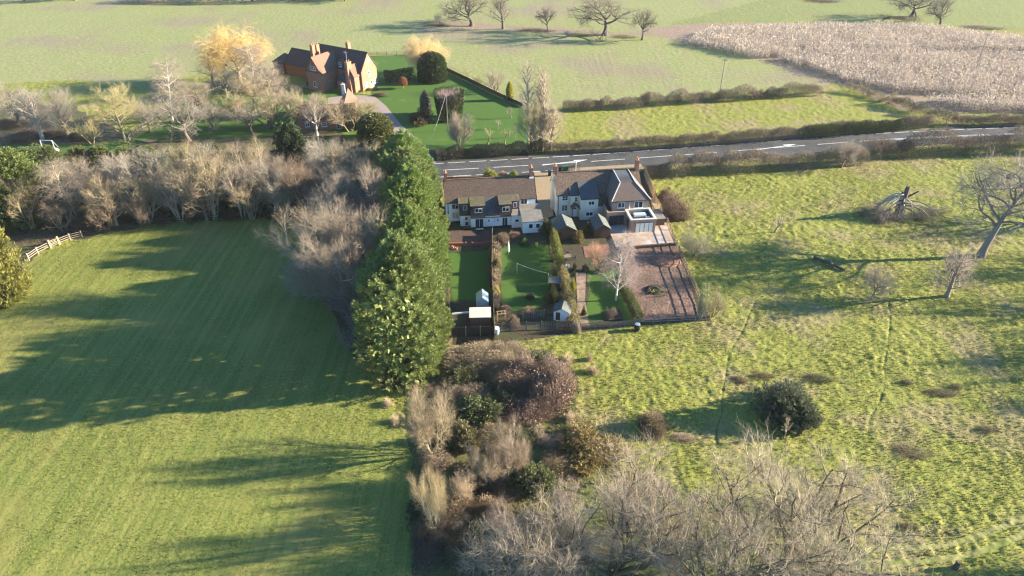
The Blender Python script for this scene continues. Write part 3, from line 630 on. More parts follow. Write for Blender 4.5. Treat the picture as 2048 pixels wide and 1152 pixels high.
def plant(kind, px, py, top, w, crown, trunk=None, label=None, cat='tree', group=None, name=None, rz=None, yoff=0.0, wm=None, hm=None, flat=None):
    """px,py: photo point of the foot; top: photo row of the top; w: crown width in photo px"""
    x, y = G(px, py); y += yoff
    tm, cm = PROTO[kind]; W = wm if wm else metres(w, y, 1)
    if tm is None or kind in ('yew', 'shrub0', 'shrub1', 'shrub2'): y += W * .38; x *= (y * cP + CAM_H * sP) / ((y - W * .38) * cP + CAM_H * sP)
    h = hm if hm else max(.22 * W if tm is None else .5, height_at(y + (0 if tm is None else .22 * W), top), .3); W = wm if wm else metres(w, y, h * .5)
    if kind[:5] in ('gorse', 'holly', 'bramb'): W *= .86; h *= .86
    rz = random.random() * 6.28 if rz is None else rz
    cat = cat or 'tree'
    if flat:                     # low patch: its photo extent is its extent on the ground
        (xa, ya), (xb, yb) = G(px, py), G(px, top); W = metres(w, (ya + yb) / 2); D = max(.5, yb - ya)
        return tag(obj(name or cat, cm, None, None, ((xa + xb) / 2, (ya + yb) / 2, -.05), (0, 0, 0), (W, D, flat), crown), label, cat, group)
    if tm is None:
        o = obj(name or cat, cm, None, None, (x, y, -.05), (0, 0, rz), (W, W, h), crown); return tag(o, label, cat, group)
    e = empty(name or 'tree', (x, y, -.08), rz, label, cat, group); e.scale = (W, W, h)
    obj('trunk', tm, None, e, color=trunk or (.14, .11, .085)); obj('crown', cm, None, e, color=crown)
    return e
def hedge(px_pts, width, height, crown, n, label, leaf=0, leafc=None, group=None, name='hedge', L=.55, r=.012, wob=.35, seed=1, cat='hedge'):
    n *= 1.5; r *= 1.35
    """n twigs per metre along a photo polyline of ground points"""
    g = np.random.default_rng(seed); pts = densify(Gs(px_pts), 1.0); c = seglen(pts); N = int(n * c[-1])
    P0 = np.array(pts); s = g.random(N) * c[-1]; X = np.interp(s, c, P0[:, 0]); Y = np.interp(s, c, P0[:, 1])
    hl = height * (1 + wob * (vn(s / 2.2, s * 0, seed) - .5) * 2) ; wl = width * (1 + wob * (vn(s / 3, s * 0 + 5, seed) - .5) * 1.6)
    a = g.random(N) * np.pi; rr = .35 + .65 * g.random(N) ** .5; ox = np.cos(a) * rr * wl / 2; oz = np.abs(np.sin(a)) ** .7 * rr * hl
    tx = np.interp(s + .5, c, P0[:, 0]) - np.interp(s - .5, c, P0[:, 0]); ty = np.interp(s + .5, c, P0[:, 1]) - np.interp(s - .5, c, P0[:, 1]); tl = np.hypot(tx, ty) + 1e-6
    p = np.stack([X - ty / tl * ox, Y + tx / tl * ox, oz], -1)
    d = np.stack([-ty / tl * np.cos(a), tx / tl * np.cos(a), np.sin(a) + .5], -1) + g.normal(size=(N, 3)) * .6
    p = p - unit(d) * L * .5; p[:, 2] = np.maximum(p[:, 2], .0)
    o0 = np.array([P0[:, 0].mean(), P0[:, 1].mean(), 0]); p = p - o0
    nl = int(leaf * N); me = None
    v, f = blades(p[nl:], d[nl:], L, r, g)
    if nl and leafc is None:
        v2, f2 = sprays(p[:nl] + unit(d[:nl]) * L * .4, d[:nl], L * .45, L * .28, g); v, f = np.concatenate([v, v2]), np.concatenate([f, f2 + len(v)])
    me = mesh_np(name, v, f)
    o = obj(name, me, M['twig'], None, tuple(o0), color=crown); tag(o, label, cat, group)
    if nl and leafc is not None:
        v2, f2 = sprays(p[:nl] + unit(d[:nl]) * L * .4, d[:nl], L * .45, L * .28, g)
        obj('foliage', mesh_np('foliage', v2, f2), M['leaf'], o, color=leafc)
    return o
# ------------------------------------------------------------------ buildings
def window(parent, u, v, z, w, h, nx=2, ny=1, rz=0.0, frame='upvc', pane='glass', name='window', sill=True, transom=None):
    """centre-bottom at (u,v,z) on a wall; rz=0 faces -v (the camera)"""
    t = .07; mb = MB()
    mb.box(-w / 2, w / 2, -.06, .01, 0, t).box(-w / 2, w / 2, -.06, .01, h - t, h)
    xs = [-w / 2 + t / 2] + [-w / 2 + w * i / nx for i in range(1, nx)] + [w / 2 - t / 2]
    for i, x in enumerate(xs):
        tt = t if i in (0, nx) else t * .9
        mb.box(x - tt / 2, x + tt / 2, -.058, .008, t, h - t)
    for j in range(1, ny): mb.box(-w / 2 + t, w / 2 - t, -.054, .006, h * j / ny - t * .35, h * j / ny + t * .35)
    if transom:
        mb.box(transom[0] * w - w / 2, transom[1] * w - w / 2, -.053, .005, h * .68, h * .68 + t * .8)
    if sill: mb.box(-w / 2 - .06, w / 2 + .06, -.14, .012, -.07, -.001)
    o = mb.build(name, M[frame], parent, loc=(u, v, z), rot=(0, 0, rz))
    MB().box(-w / 2 + t * .5, w / 2 - t * .5, -.028, -.012, t * .5, h - t * .5).build('pane', M[pane], o)
    return o
def chimney(parent, u, v, z0, z1, w=.7, d=.55, pots=2, m='brick', name='chimney'):
    mb = MB().box(u - d / 2, u + d / 2, v - w / 2, v + w / 2, z0, z1).box(u - d / 2 - .06, u + d / 2 + .06, v - w / 2 - .06, v + w / 2 + .06, z1, z1 + .14)
    c = mb.build(name, M[m], parent)
    for k in range(pots):
        y = v + (k - (pots - 1) / 2) * w * .55
        MB().lathe([(.13, 0), (.11, .35), (.14, .38), (.10, .42)], 8, (u, y, z1 + .14)).build('chimney_pot', M['terracotta'], c)
    return c
def pipe(parent, pts, m='blackplastic', r=.05): return MB().tube(pts, r, 6).build('drainpipe', M[m], parent)
def gable_block(mb, u0, u1, v0, v1, z, zr, z0=0):      # block with gable ends, ridge along u
    vm = (v0 + v1) / 2
    mb.poly([(u0, v0, z0), (u1, v0, z0), (u1, v0, z), (u0, v0, z)]); mb.poly([(u1, v1, z0), (u0, v1, z0), (u0, v1, z), (u1, v1, z)])
    mb.poly([(u0, v1, z0), (u0, v0, z0), (u0, v0, z), (u0, vm, zr), (u0, v1, z)]); mb.poly([(u1, v0, z0), (u1, v1, z0), (u1, v1, z), (u1, vm, zr), (u1, v0, z)])
    return mb
def gable_roof(mb, u0, u1, v0, v1, z, zr, ov=.25, th=.14, lift=.10):
    vm = (v0 + v1) / 2; k = (zr - z) / (vm - v0); ze = z - ov * k + lift; zt = zr + lift
    mb.slab([(u0 - .12, v0 - ov, ze), (u1 + .12, v0 - ov, ze), (u1 + .12, vm, zt), (u0 - .12, vm, zt)], th)
    mb.slab([(u0 - .12, vm, zt), (u1 + .12, vm, zt), (u1 + .12, v1 + ov, ze), (u0 - .12, v1 + ov, ze)], th)
    return mb

# --- white cottages ---------------------------------------------------------
wc = empty('white_cottages', (-11.4, 109.85, 0), R(7.3), 'pair of joined white rendered cottages with one long brown tiled roof', 'house')
LW = 15.6; EZ, RZ, DV = 4.1, 6.75, 6.3
gable_block(MB(), 0, LW, 0, DV, EZ, RZ).build('wall', M['white'], wc)
rf = gable_roof(MB(), 0, LW, 0, DV, EZ, RZ).build('roof', M['roof_brown'], wc)
MB().box(-.1, LW + .1, DV / 2 - .12, DV / 2 + .12, RZ + .02, RZ + .19).build('ridge_tiles', M['roof_mixed'], rf)
chimney(wc, .35, DV / 2, RZ - .6, RZ + 1.35); chimney(wc, LW - .35, DV / 2, RZ - .6, RZ + 1.5)
MB().box(LW - .72, LW + .02, DV / 2 - .48, DV / 2 + .48, RZ - 1.0, RZ - .05).build('chimney_base', M['white'], wc)
MB().box(0, 15.6, -.16, -.02, -.1, .45).box(2.2, 12.6, -2.62, -2.405, 0, .3).build('plinth', M['blackplastic'], wc)
for z, h in ((2.75, 1.0), (.95, 1.25)): window(wc, 1.65, -.012, z, 1.2, h, 2, 1, transom=(.5, 1), pane='glass' if z > 2 else 'blind')
pipe(wc, [(.42, -.1, EZ), (.42, -.1, .2)])
def cross_part(name, u0, u1, v0, z0, z1, m, vb=.4): return MB().box(u0, u1, v0, vb, z0, z1).build(name, M[m], wc)
MB().tube([(-.1, -.33, 4.02), (2.2, -.33, 4.02)], .06, 6).tube([(12.8, -.33, 4.02), (15.7, -.33, 4.02)], .06, 6).build('gutter', M['blackplastic'], wc)
MB().tube([(4.06, -2.68, 4.28), (6.65, -2.68, 4.28)], .055, 6).tube([(8.98, -2.68, 4.28), (11.2, -2.68, 4.28)], .055, 6).tube([(6.6, -2.72, 2.1), (9.05, -2.72, 2.1)], .055, 6).build('gutter', M['blackplastic'], wc)
# west dormer, stepped: slate-hung above, white below
cross_part('extension_wall', 2.35, 4.12, -1.2, 0, 2.0, 'white'); cross_part('hung_wall', 2.3, 4.1, -1.28, 2.0, 4.28, 'hung_slate')
cross_part('extension_wall', 4.12, 6.5, -2.35, 0, 1.95, 'white'); cross_part('hung_wall', 4.1, 6.55, -2.45, 1.95, 4.25, 'hung_slate')
MB().slab([(2.15, -1.45, 4.40), (4.05, -1.45, 4.40), (4.05, .55, 4.64), (2.15, .55, 4.64)], .18).slab([(4.06, -2.6, 4.38), (6.65, -2.6, 4.38), (6.65, .55, 4.66), (4.06, .55, 4.66)], .18).build('dormer_roof', M['moss'], wc)
window(wc, 3.25, -1.292, 3.1, .72, .85, 1, 2, sill=False); window(wc, 5.45, -2.462, 3.05, 1.25, .8, 2, 1, sill=False, transom=(.5, 1))
window(wc, 3.4, -1.212, 1.05, .55, .75, 1, 1); MB().box(3.2, 3.75, -1.23, -1.19, .12, .75).build('low_door', M['darkframe'], wc)
window(wc, 5.55, -2.362, .12, 1.45, 1.75, 2, 1, name='french_door', sill=False); MB().box(4.9, 6.2, -2.85, -2.37, 0, .12).build('doorstep', M['white'], wc)
# catslide between the dormers
MB().box(6.5, 9.1, -2.4, .3, 0, 2.15).build('extension_wall', M['white'], wc)
MB().slab([(6.56, -2.65, 2.15), (9.08, -2.65, 2.15), (9.08, .3, 4.48), (6.56, .3, 4.48)], .14).build('catslide_roof', M['roof_slate'], wc)  # main roof slope carried down; dark slate tone stands for the shadow on it
for u in (7.2, 8.75): window(wc, u, -2.412, 1.1, .35, .6, 1, 1)
# east dormer
cross_part('extension_wall', 9.1, 11.1, -2.35, 0, 1.95, 'white'); cross_part('hung_wall', 9.08, 11.2, -2.45, 1.95, 4.25, 'hung_brown'); cross_part('hung_wall', 11.2, 12.6, -1.25, 1.9, 4.28, 'hung_brown')
MB().slab([(8.98, -2.6, 4.38), (11.2, -2.6, 4.38), (11.2, .55, 4.66), (8.98, .55, 4.66)], .18).slab([(11.21, -1.42, 4.40), (12.72, -1.42, 4.40), (12.72, .55, 4.64), (11.21, .55, 4.64)], .18).build('dormer_roof', M['moss'], wc)
window(wc, 10.1, -2.462, 3.0, 1.2, .85, 2, 1, sill=False, transom=(.5, 1)); window(wc, 11.85, -1.262, 3.1, .65, .85, 1, 2, sill=False)
window(wc, 9.95, -2.362, .1, .95, 1.75, 2, 1, name='french_door', sill=False)
window(wc, 13.6, -.012, 2.95, 1.15, .95, 2, 1)
cross_part('lean_to_wall', 11.1, 12.7, -2.9, 0, 2.3, 'white'); window(wc, 11.95, -2.912, 1.05, .7, .6, 1, 1)
MB().hexa([(12.7, -5.1, 0), (16.1, -5.1, 0), (16.1, .2, 0), (12.7, .2, 0)], [(12.7, -5.1, 2.15), (16.1, -5.1, 2.15), (16.1, .2, 2.85), (12.7, .2, 2.85)]).build('lean_to_wall', M['white'], wc)
MB().slab([(12.6, -5.35, 2.26), (16.25, -5.35, 2.26), (16.25, -.03, 2.98), (12.6, -.03, 2.98)], .12).slab([(11.0, -3.05, 2.42), (12.58, -3.05, 2.42), (12.58, -1.3, 2.75), (11.0, -1.3, 2.75)], .1).build('lean_to_roof', M['felt'], wc)
window(wc, 14.05, -5.112, .85, .75, .9, 1, 1); window(wc, 15.25, -5.112, .85, .75, .9, 1, 1)

# --- cream cottage and its extensions ----------------------------------------
cc = empty('cream_cottage', (7.85, 112.75, 0), R(6.9), 'cream rendered cottage with mottled tiled roof and new brick extensions', 'house')
LC = 15.1; EZ, RZ, DV = 4.15, 6.85, 6.3
gable_block(MB(), 0, LC, 0, DV, EZ, RZ).build('wall', M['cream'], cc)
rf = gable_roof(MB(), 0, LC, 0, DV, EZ, RZ).build('roof', M['roof_mixed'], cc)
MB().box(-.1, LC + .1, DV / 2 - .12, DV / 2 + .12, RZ + .02, RZ + .19).build('ridge_tiles', M['roof_mixed'], rf)
chimney(cc, .1, DV / 2, RZ - 1.6, RZ + 1.3, .8, .6); chimney(cc, LC - .3, DV / 2, RZ - .8, RZ + 1.7, .8, .6)
MB().box(-.42, -.002, DV / 2 - .7, DV / 2 + .7, 0, RZ - 1.2).box(-.3, -.004, DV / 2 - .45, DV / 2 + .45, RZ - 1.2, RZ - .1).build('chimney_breast', M['cream'], cc)
window(cc, 1.45, -.012, 2.95, 1.05, .95, 2, 2, sill=False); window(cc, 1.45, -.012, .95, 1.05, 1.2, 2, 3)
pipe(cc, [(.28, -.1, EZ), (.28, -.1, .1)])
MB().box(2.35, 3.95, -.55, .3, 0, 4.15).build('wall', M['cream'], cc); window(cc, 3.3, -.562, 2.95, .55, .85, 1, 2, sill=False)
MB().box(3.9, 6.95, -2.0, .3, 0, 4.1).build('wall', M['cream'], cc)
MB().slab([(2.25, -.8, 4.2), (3.85, -.8, 4.2), (3.85, .9, 5.1), (2.25, .9, 5.1)], .14).slab([(3.8, -2.25, 4.16), (7.1, -2.25, 4.16), (7.1, 1.6, 5.75), (3.8, 1.6, 5.75)], .14).build('wing_roof', M['roof_slate'], cc)
window(cc, 5.75, -2.012, 2.85, 1.1, .75, 2, 1, sill=False); window(cc, 5.5, -2.012, .75, 1.3, .8, 2, 1)
pc = MB().slab([(2.3, -1.9, 2.1), (3.1, -1.9, 2.9), (3.1, -.5, 2.9), (2.3, -.5, 2.1)], .1).slab([(3.1, -1.9, 2.9), (3.88, -1.9, 2.1), (3.88, -.5, 2.1), (3.1, -.5, 2.9)], .1).box(2.5, 2.6, -1.75, -1.65, 0, 2.2)
pc.build('porch', M['roof_brown'], cc)
dr_ = MB().box(2.7, 3.6, -.62, -.55, .05, 2.0).build('door', M['upvc'], cc); MB().box(2.9, 3.4, -.635, -.615, 1.55, 1.8).build('pane', M['glass'], dr_)
MB().box(6.95, 8.1, -1.6, .3, 0, 2.5).build('wall', M['cream'], cc)
MB().slab([(6.97, -1.85, 2.45), (8.75, -1.85, 2.45), (8.75, .3, 4.5), (6.97, .3, 4.5)], .14).build('catslide_roof', M['roof_brown'], cc)
MB().tube([(-.1, -.33, 4.06), (2.25, -.33, 4.06)], .06, 6).tube([(3.8, -2.32, 4.08), (7.1, -2.32, 4.08)], .055, 6).tube([(8.75, -4.24, 4.22), (15.6, -4.24, 4.22)], .06, 6).build('gutter', M['blackplastic'], cc)
# hipped rear wing
MB().box(9.0, 15.35, -3.85, 2.5, 0, 4.35).build('wing_wall', M['stonewall'], cc)
e0, e1, v0, zt = 8.72, 15.62, -4.15, 6.92; ze = 4.3
T = [(10.45, -2.3, zt), (13.05, -2.3, zt), (13.2, 3.1, zt + .06), (10.5, 3.1, zt + .06)]
hip = MB().slab([(e0, v0, ze), (e1, v0, ze), T[1], T[0]], .16).slab([(e0, 3.0, ze), (e0, v0, ze), T[0], T[3]], .16).slab([(e1, v0, ze), (e1, 3.0, ze), T[2], T[1]], .16).build('hipped_roof', M['roof_new'], cc)
MB().slab([(p[0], p[1], p[2] + .035) for p in T], .08).build('flat_crown', M['roof_slate'], hip)
hb = MB()
for a, b in (((e0, v0, ze), T[0]), ((e1, v0, ze), T[1]), (T[1], T[2]), (T[0], T[3])): hb.tube([(a[0], a[1], a[2] + .06), (b[0], b[1], b[2] + .06)], .09, 6)
hb.build('hip_tiles', M['palefelt'], hip)
window(cc, 10.55, -3.862, 2.95, 1.25, 1.0, 2, 1); window(cc, 13.6, -3.862, 2.75, 1.55, 1.25, 2, 1)
pipe(cc, [(12.0, -3.98, 4.3), (12.0, -3.98, 2.4)], 'upvc', .05)
# low brick link with parapet
MB().box(7.95, 11.3, -4.9, -1.7, 0, 2.35).build('link_wall', M['brick2'], cc)
MB().box(7.95, 8.2, -4.9, -1.7, 2.35, 2.7).box(8.2, 11.3, -4.9, -4.6, 2.35, 2.7).build('parapet', M['brick2'], cc)
MB().box(8.2, 9.0, -4.6, -1.7, 2.352, 2.42).build('flat_roof', M['feltdark'], cc)
window(cc, 9.6, -4.912, .1, 2.6, 1.95, 3, 1, frame='darkframe', name='glazed_door', sill=False)
MB().tube([(11.0, -5.9, .03), (11.15, -5.0, 2.1)], .05, 5).tube([(10.7, -6.2, .03), (11.15, -5.05, 1.5)], .05, 5).build('raking_shore', M['timber'], cc)
# flat roofed garden room
MB().box(11.3, 15.6, -8.05, -3.86, 0, 2.3).build('garden_room_wall', M['brick2'], cc)
cap = MB()
for (a, b, c, d) in ((11.2, 15.7, -8.15, -7.72), (11.2, 15.7, -4.3, -3.9), (11.2, 11.62, -7.72, -4.3), (15.28, 15.7, -7.72, -4.3)): cap.box(a, b, c, d, 2.3, 2.72)
cap.build('parapet', M['palefelt'], cc)
MB().box(11.21, 15.69, -8.16, -8.152, 2.28, 2.64).build('fascia', M['brick2'], cc)
fr = MB().box(11.62, 15.28, -7.72, -4.3, 2.3, 2.36).build('flat_roof', M['feltdark'], cc)
ln = MB().hexa([(12.3, -6.3, 2.36), (14.5, -6.3, 2.36), (14.5, -5.2, 2.36), (12.3, -5.2, 2.36)], [(12.4, -6.2, 2.62), (14.4, -6.2, 2.62), (14.4, -5.3, 2.62), (12.4, -5.3, 2.62)]).build('roof_light', M['greenglass'], cc)
MB().box(14.2, 14.9, -6.95, -6.5, 2.37, 2.42).build('roof_hatch', M['upvc'], cc)
window(cc, 13.65, -8.062, .08, 3.1, 2.0, 4, 1, frame='darkframe', pane='litroom', name='glazed_door', sill=False)
window(cc, 11.288, -6.3, .1, .9, 1.9, 1, 1, rz=R(-90), frame='darkframe', name='side_door', sill=False)

# --- brick farmhouse ----------------------------------------------------------
fa = math.atan2(G(756.4, 170.2)[1] - 184.0, G(756.4, 170.2)[0] + 38.9)      # line of the east gable
GW = math.hypot(G(756.4, 170.2)[1] - 184.0, G(756.4, 170.2)[0] + 38.9)
fh = empty('brick_farmhouse', (-38.9, 184.0, 0), fa - R(90), 'large red brick farmhouse with steep gables and tall chimneys', 'house')
# local: +v runs along the gable wall (away from camera), -u runs along the house to the west
LF, EF, RFZ = 17.5, 5.1, 9.3
gable_block(MB(), -LF, 0, 0, GW, EF, RFZ).build('wall', M['brick'], fh)
gable_roof(MB(), -LF, 0, 0, GW, EF, RFZ, .3).build('roof', M['roof_farm'], fh)
for (v, z, w, h) in ((GW * .5, 6.9, .7, .9), (GW * .48, 3.3, 1.0, 1.2), (GW * .22, .8, 1.0, 1.2), (GW * .85, .9, 1.1, 1.2)): window(fh, .012, v, z, w, h, 2, 2, rz=R(90))
d_ = MB().box(.0, .06, GW * .5, GW * .5 + .95, .1, 2.1).build('door', M['upvc'], fh); MB().box(.061, .09, GW * .5 + .2, GW * .5 + .75, 1.2, 1.8).build('pane', M['glass'], d_)
def gwing(u0, u1, v0, z, zr, rm, wn_, name='wing_wall'):    # gabled wing towards the camera, ridge along v
    um = (u0 + u1) / 2
    MB().poly([(u0, v0, 0), (u1, v0, 0), (u1, v0, z), (um, v0, zr), (u0, v0, z)]).poly([(u1, v0, 0), (u1, .3, 0), (u1, .3, z), (u1, v0, z)]).poly([(u0, .3, 0), (u0, v0, 0), (u0, v0, z), (u0, .3, z)]).build(name, M['brick'], fh)
    k = (zr - z) / (u1 - um); L = (zr - EF) / (RFZ - EF) * GW / 2
    MB().slab([(u0 - .25, v0 - .25, z - .25 * k + .1), (um, v0 - .25, zr + .1), (um, L, zr + .1), (u0 - .25, .2, z - .25 * k + .1)], .14).slab([(um, v0 - .25, zr + .1), (u1 + .25, v0 - .25, z - .25 * k + .1), (u1 + .25, .2, z - .25 * k + .1), (um, L, zr + .1)], .14).build('wing_roof', M[rm], fh)
    for (u, zz, w, h) in wn_: window(fh, u, v0 - .012, zz, w, h, 2 if w < 1.3 else 3, 2)
gwing(-13.6, -8.2, -6.0, 4.8, 8.6, 'roof_red', [(-10.9, 5.3, 1.7, .95), (-10.9, 1.0, 1.2, 1.3)])
MB().box(-13.6, -8.2, -6.04, -6.005, 4.75, 4.95).box(-11.0, -10.85, -6.03, -6.004, 6.3, 8.3).build('timber_frame', M['fencedark'], fh)
gwing(-3.6, -.6, -2.2, 4.3, 6.8, 'roof_red', [])
chimney(fh, -2.1, -2.35, 0, 7.7, 1.6, .9, 2, name='chimney')
MB().hexa([(-3.0, -3.0, 0), (-1.2, -3.0, 0), (-1.2, -2.2, 0), (-3.0, -2.2, 0)], [(-2.6, -2.9, 5.2), (-1.6, -2.9, 5.2), (-1.6, -2.25, 5.2), (-2.6, -2.25, 5.2)]).build('chimney_breast', M['brick'], fh)
chimney(fh, -14.0, -2.2, 3, 10.3, 1.0, .8, 2); chimney(fh, -14.0, -.6, 3, 10.1, 1.0, .8, 2); chimney(fh, -7.0, GW * .62, 7.5, 10.6, 1.0, .8, 2)
# small dormer, entrance lean-to
MB().box(-7.6, -6.5, -.02, 1.6, 4.9, 6.7).build('dormer_wall', M['brick'], fh)
MB().slab([(-7.75, -.25, 6.6), (-7.05, -.25, 7.3), (-7.05, 2.2, 7.3), (-7.75, 2.2, 6.6)], .1).slab([(-7.05, -.25, 7.3), (-6.35, -.25, 6.6), (-6.35, 2.2, 6.6), (-7.05, 2.2, 7.3)], .1).build('dormer_roof', M['roof_red'], fh)
window(fh, -7.05, -.032, 5.3, .85, 1.2, 2, 2); window(fh, -7.1, -.012, 1.1, 1.0, 1.4, 2, 2); window(fh, -4.4, -.012, 4.0, .8, 1.0, 2, 2)
MB().box(-6.3, -3.0, -2.6, -.002, 0, 2.5).build('porch_wall', M['brick'], fh)
MB().slab([(-6.5, -2.85, 2.55), (-2.9, -2.85, 2.55), (-2.9, -.01, 3.7), (-6.5, -.01, 3.7)], .1).build('porch_roof', M['roof_slate'], fh)
# lower west range
gable_block(MB(), -29.0, -LF - .01, 1.0, 8.0, 3.0, 6.3).build('west_wall', M['orangeclad'], fh)
gable_roof(MB(), -29.0, -LF - .15, 1.0, 8.0, 3.0, 6.3, .3).build('west_roof', M['roof_farm'], fh)
MB().box(-33.0, -29.2, .4, 6.0, 0, 2.9).build('west_wall', M['brick'], fh); window(fh, -31, .388, 1.1, 1.1, 1.2, 2, 2)
MB().slab([(-33.3, .1, 2.9), (-29.0, .1, 2.9), (-29.3, 3.2, 4.9), (-31, 3.2, 4.9)], .12).slab([(-33.3, 6.3, 2.9), (-33.3, .1, 2.9), (-31, 3.2, 4.9), (-31, 3.4, 4.9)], .12).build('west_roof', M['roof_farm'], fh)
MB().tube([(-3.2, -1.4, 7.0), (-3.2, -1.4, 10.0)], .04, 5).tube([(-4.2, -1.4, 9.8), (-2.6, -1.4, 9.9)], .03, 4).tube([(-3.6, -1.7, 9.7), (-3.6, -1.1, 9.9)], .02, 4).build('aerial', M['metal'], fh)

# --- brick barn cottage among the bare trees -----------------------------------
bx, by = G(597, 262)
bc = empty('brick_barn', (bx, by, 0), R(7), 'low red brick outbuilding with white windows half hidden by bare trees', 'outbuilding')
gable_block(MB(), 0, 13.0, 0, 5.4, 2.7, 5.0).build('wall', M['brick'], bc); gable_roof(MB(), 0, 13.0, 0, 5.4, 2.7, 5.0).build('roof', M['roof_brown'], bc)
for (u, z, w, h) in ((2.2, .9, 1.0, .9), (5.9, .8, 1.2, .9), (11.9, 1.2, 1.5, .8)): window(bc, u, -.012, z, w, h, 2, 2)
window(bc, 9.2, -.012, .1, 1.1, 2.0, 2, 3, name='french_door', sill=False)
MB().hexa([(9.0, 2.2, 0), (12.4, 2.2, 0), (12.4, 13.5, 0), (9.0, 13.5, 0)], [(9.0, 2.2, 2.7), (12.4, 2.2, 2.7), (12.4, 13.5, 2.7), (9.0, 13.5, 2.7)]).build('rear_wall', M['brick'], bc)
MB().slab([(8.7, 2.2, 2.6), (10.7, 2.2, 5.2), (10.7, 13.7, 5.2), (8.7, 13.7, 2.6)], .12).slab([(10.7, 2.2, 5.2), (12.7, 2.2, 2.6), (12.7, 13.7, 2.6), (10.7, 13.7, 5.2)], .12).build('rear_roof', M['roof_red'], bc)
chimney(bc, 10.0, 10.5, 3.5, 7.0, .8, .8, 1, 'palefelt')

# --- sheds and glasshouse ------------------------------------------------------
def shed(name, px, py, W, D, h, hr, roofm, wallm, label, rz=0, mono=False, cat='shed', ridge='v', extra=None):
    x, y = G(px, py); e = empty(name, (x, y, 0), R(rz), label, cat)
    if mono:
        MB().hexa([(0, 0, 0), (W, 0, 0), (W, D, 0), (0, D, 0)], [(0, 0, h), (W, 0, h), (W, D, hr), (0, D, hr)]).build('wall', M[wallm], e)
        MB().slab([(-.12, -.15, h + .06), (W + .12, -.15, h + .06), (W + .12, D + .12, hr + .07), (-.12, D + .12, hr + .07)], .06).build('roof', M[roofm], e)
    else:
        mb = MB(); m2 = W / 2
        mb.poly([(0, 0, 0), (W, 0, 0), (W, 0, h), (m2, 0, hr), (0, 0, h)]).poly([(W, D, 0), (0, D, 0), (0, D, h), (m2, D, hr), (W, D, h)]).poly([(0, D, 0), (0, 0, 0), (0, 0, h), (0, D, h)]).poly([(W, 0, 0), (W, D, 0), (W, D, h), (W, 0, h)])
        mb.build('wall', M[wallm], e); k = (hr - h) / m2
        MB().slab([(-.18, -.15, h - .18 * k + .05), (m2, -.15, hr + .05), (m2, D + .15, hr + .05), (-.18, D + .15, h - .18 * k + .05)], .05).slab([(m2, -.15, hr + .05), (W + .18, -.15, h - .18 * k + .05), (W + .18, D + .15, h - .18 * k + .05), (m2, D + .15, hr + .05)], .05).build('roof', M[roofm], e)
    return e
s1 = shed('garden_shed', 1112, 481, 3.3, 4.0, 1.8, 2.75, 'feltgrn', 'shed', 'brown wooden shed with green felt ridge roof behind the clipped hedge', 8)
MB().box(1.2, 2.2, -.05, -.005, .05, 1.8).build('door', M['shed'], s1); MB().box(.5, .9, -.04, -.006, .9, 1.5).build('pane', M['glass'], s1)
s2 = shed('garden_shed', 1190, 477, 2.5, 3.8, 1.75, 2.6, 'feltgrn', 'shed', 'brown wooden shed with pale felt roof beside the brick extension', 8)
MB().box(.9, 1.8, -.05, -.005, .05, 1.8).build('door', M['shed'], s2)
s3 = shed('garden_shed', 941, 653, 2.75, 1.7, 1.55, 1.9, 'palefelt', 'shedred', 'small reddish shed with pale flat roof beside the glasshouse plot', 2, mono=True)
s4 = shed('garden_shed', 1107, 640, 2.2, 1.9, 1.5, 2.1, 'feltgrn', 'white', 'little shed with grey felt roof behind the trellis fence', -12)
MB().box(.3, .9, -.04, -.006, .1, 1.4).build('door', M['fencedark'], s4)
s5 = shed('play_shelter', 1098, 580, 1.6, 1.5, 1.3, 1.4, 'feltgrn', 'fencedark', 'small flat topped shelter with pale green roof at the lawn edge', -6, mono=True, cat='shelter')
s6 = shed('storage_box', 1303, 455, 2.3, 3.2, 1.55, 1.7, 'felt', 'fencedark', 'dark boxy store with grey lid between the extension and the post fence', 10, mono=True, cat='storage box')
gx, gy = G(953, 622)
gh = empty('greenhouse', (gx, gy, 0), R(3), 'small silver framed greenhouse at the end of the dark garden bed', 'greenhouse')
gm = MB(); W, D, h, hr = 1.75, 2.3, 1.5, 2.25
gl = MB(); q = W / 2
gl.poly([(0, 0, .02), (W, 0, .02), (W, 0, h), (q, 0, hr), (0, 0, h)]).poly([(W, D, .02), (0, D, .02), (0, D, h), (q, D, hr), (W, D, h)]).poly([(0, D, .02), (0, 0, .02), (0, 0, h), (0, D, h)]).poly([(W, 0, .02), (W, D, .02), (W, D, h), (W, 0, h)])
gl.poly([(0, 0, h), (q, 0, hr), (q, D, hr), (0, D, h)]).poly([(q, 0, hr), (W, 0, h), (W, D, h), (q, D, hr)]); gl.build('glazing', M['greenglass'], gh)
for x in (0, W):
    for y in (0, D / 3, D * 2 / 3, D): gm.tube([(x, y, 0), (x, y, h), (q, y, hr)], .03, 4)
for a, b in (((0, 0, h), (0, D, h)), ((W, 0, h), (W, D, h)), ((q, 0, hr), (q, D, hr)), ((0, 0, h), (W, 0, h)), ((.55, 0, 0), (.55, 0, h + .3)), ((1.2, 0, 0), (1.2, 0, h + .3)), ((0, 0, .7), (W, 0, .7))): gm.tube([a, b], .03, 4)
gm.build('frame', M['metal'], gh)
# patio of the cream cottage: a raised stone slab
pt = MB().prism([G(1232, 498), G(1351, 489), G(1318, 424), G(1245, 450), G(1214, 455)], 0.0, .28).build('patio', M['patio']); tag(pt, 'pale stained stone patio around the garden room', 'patio', kind='structure')
pw = MB().prism([G(1238, 500.5), G(1352, 491.5), G(1351.5, 489.3), G(1237, 498.3)], 0, .45).build('retaining_wall', M['fencedark']); tag(pw, 'low dark brick retaining wall along the patio edge', 'wall')
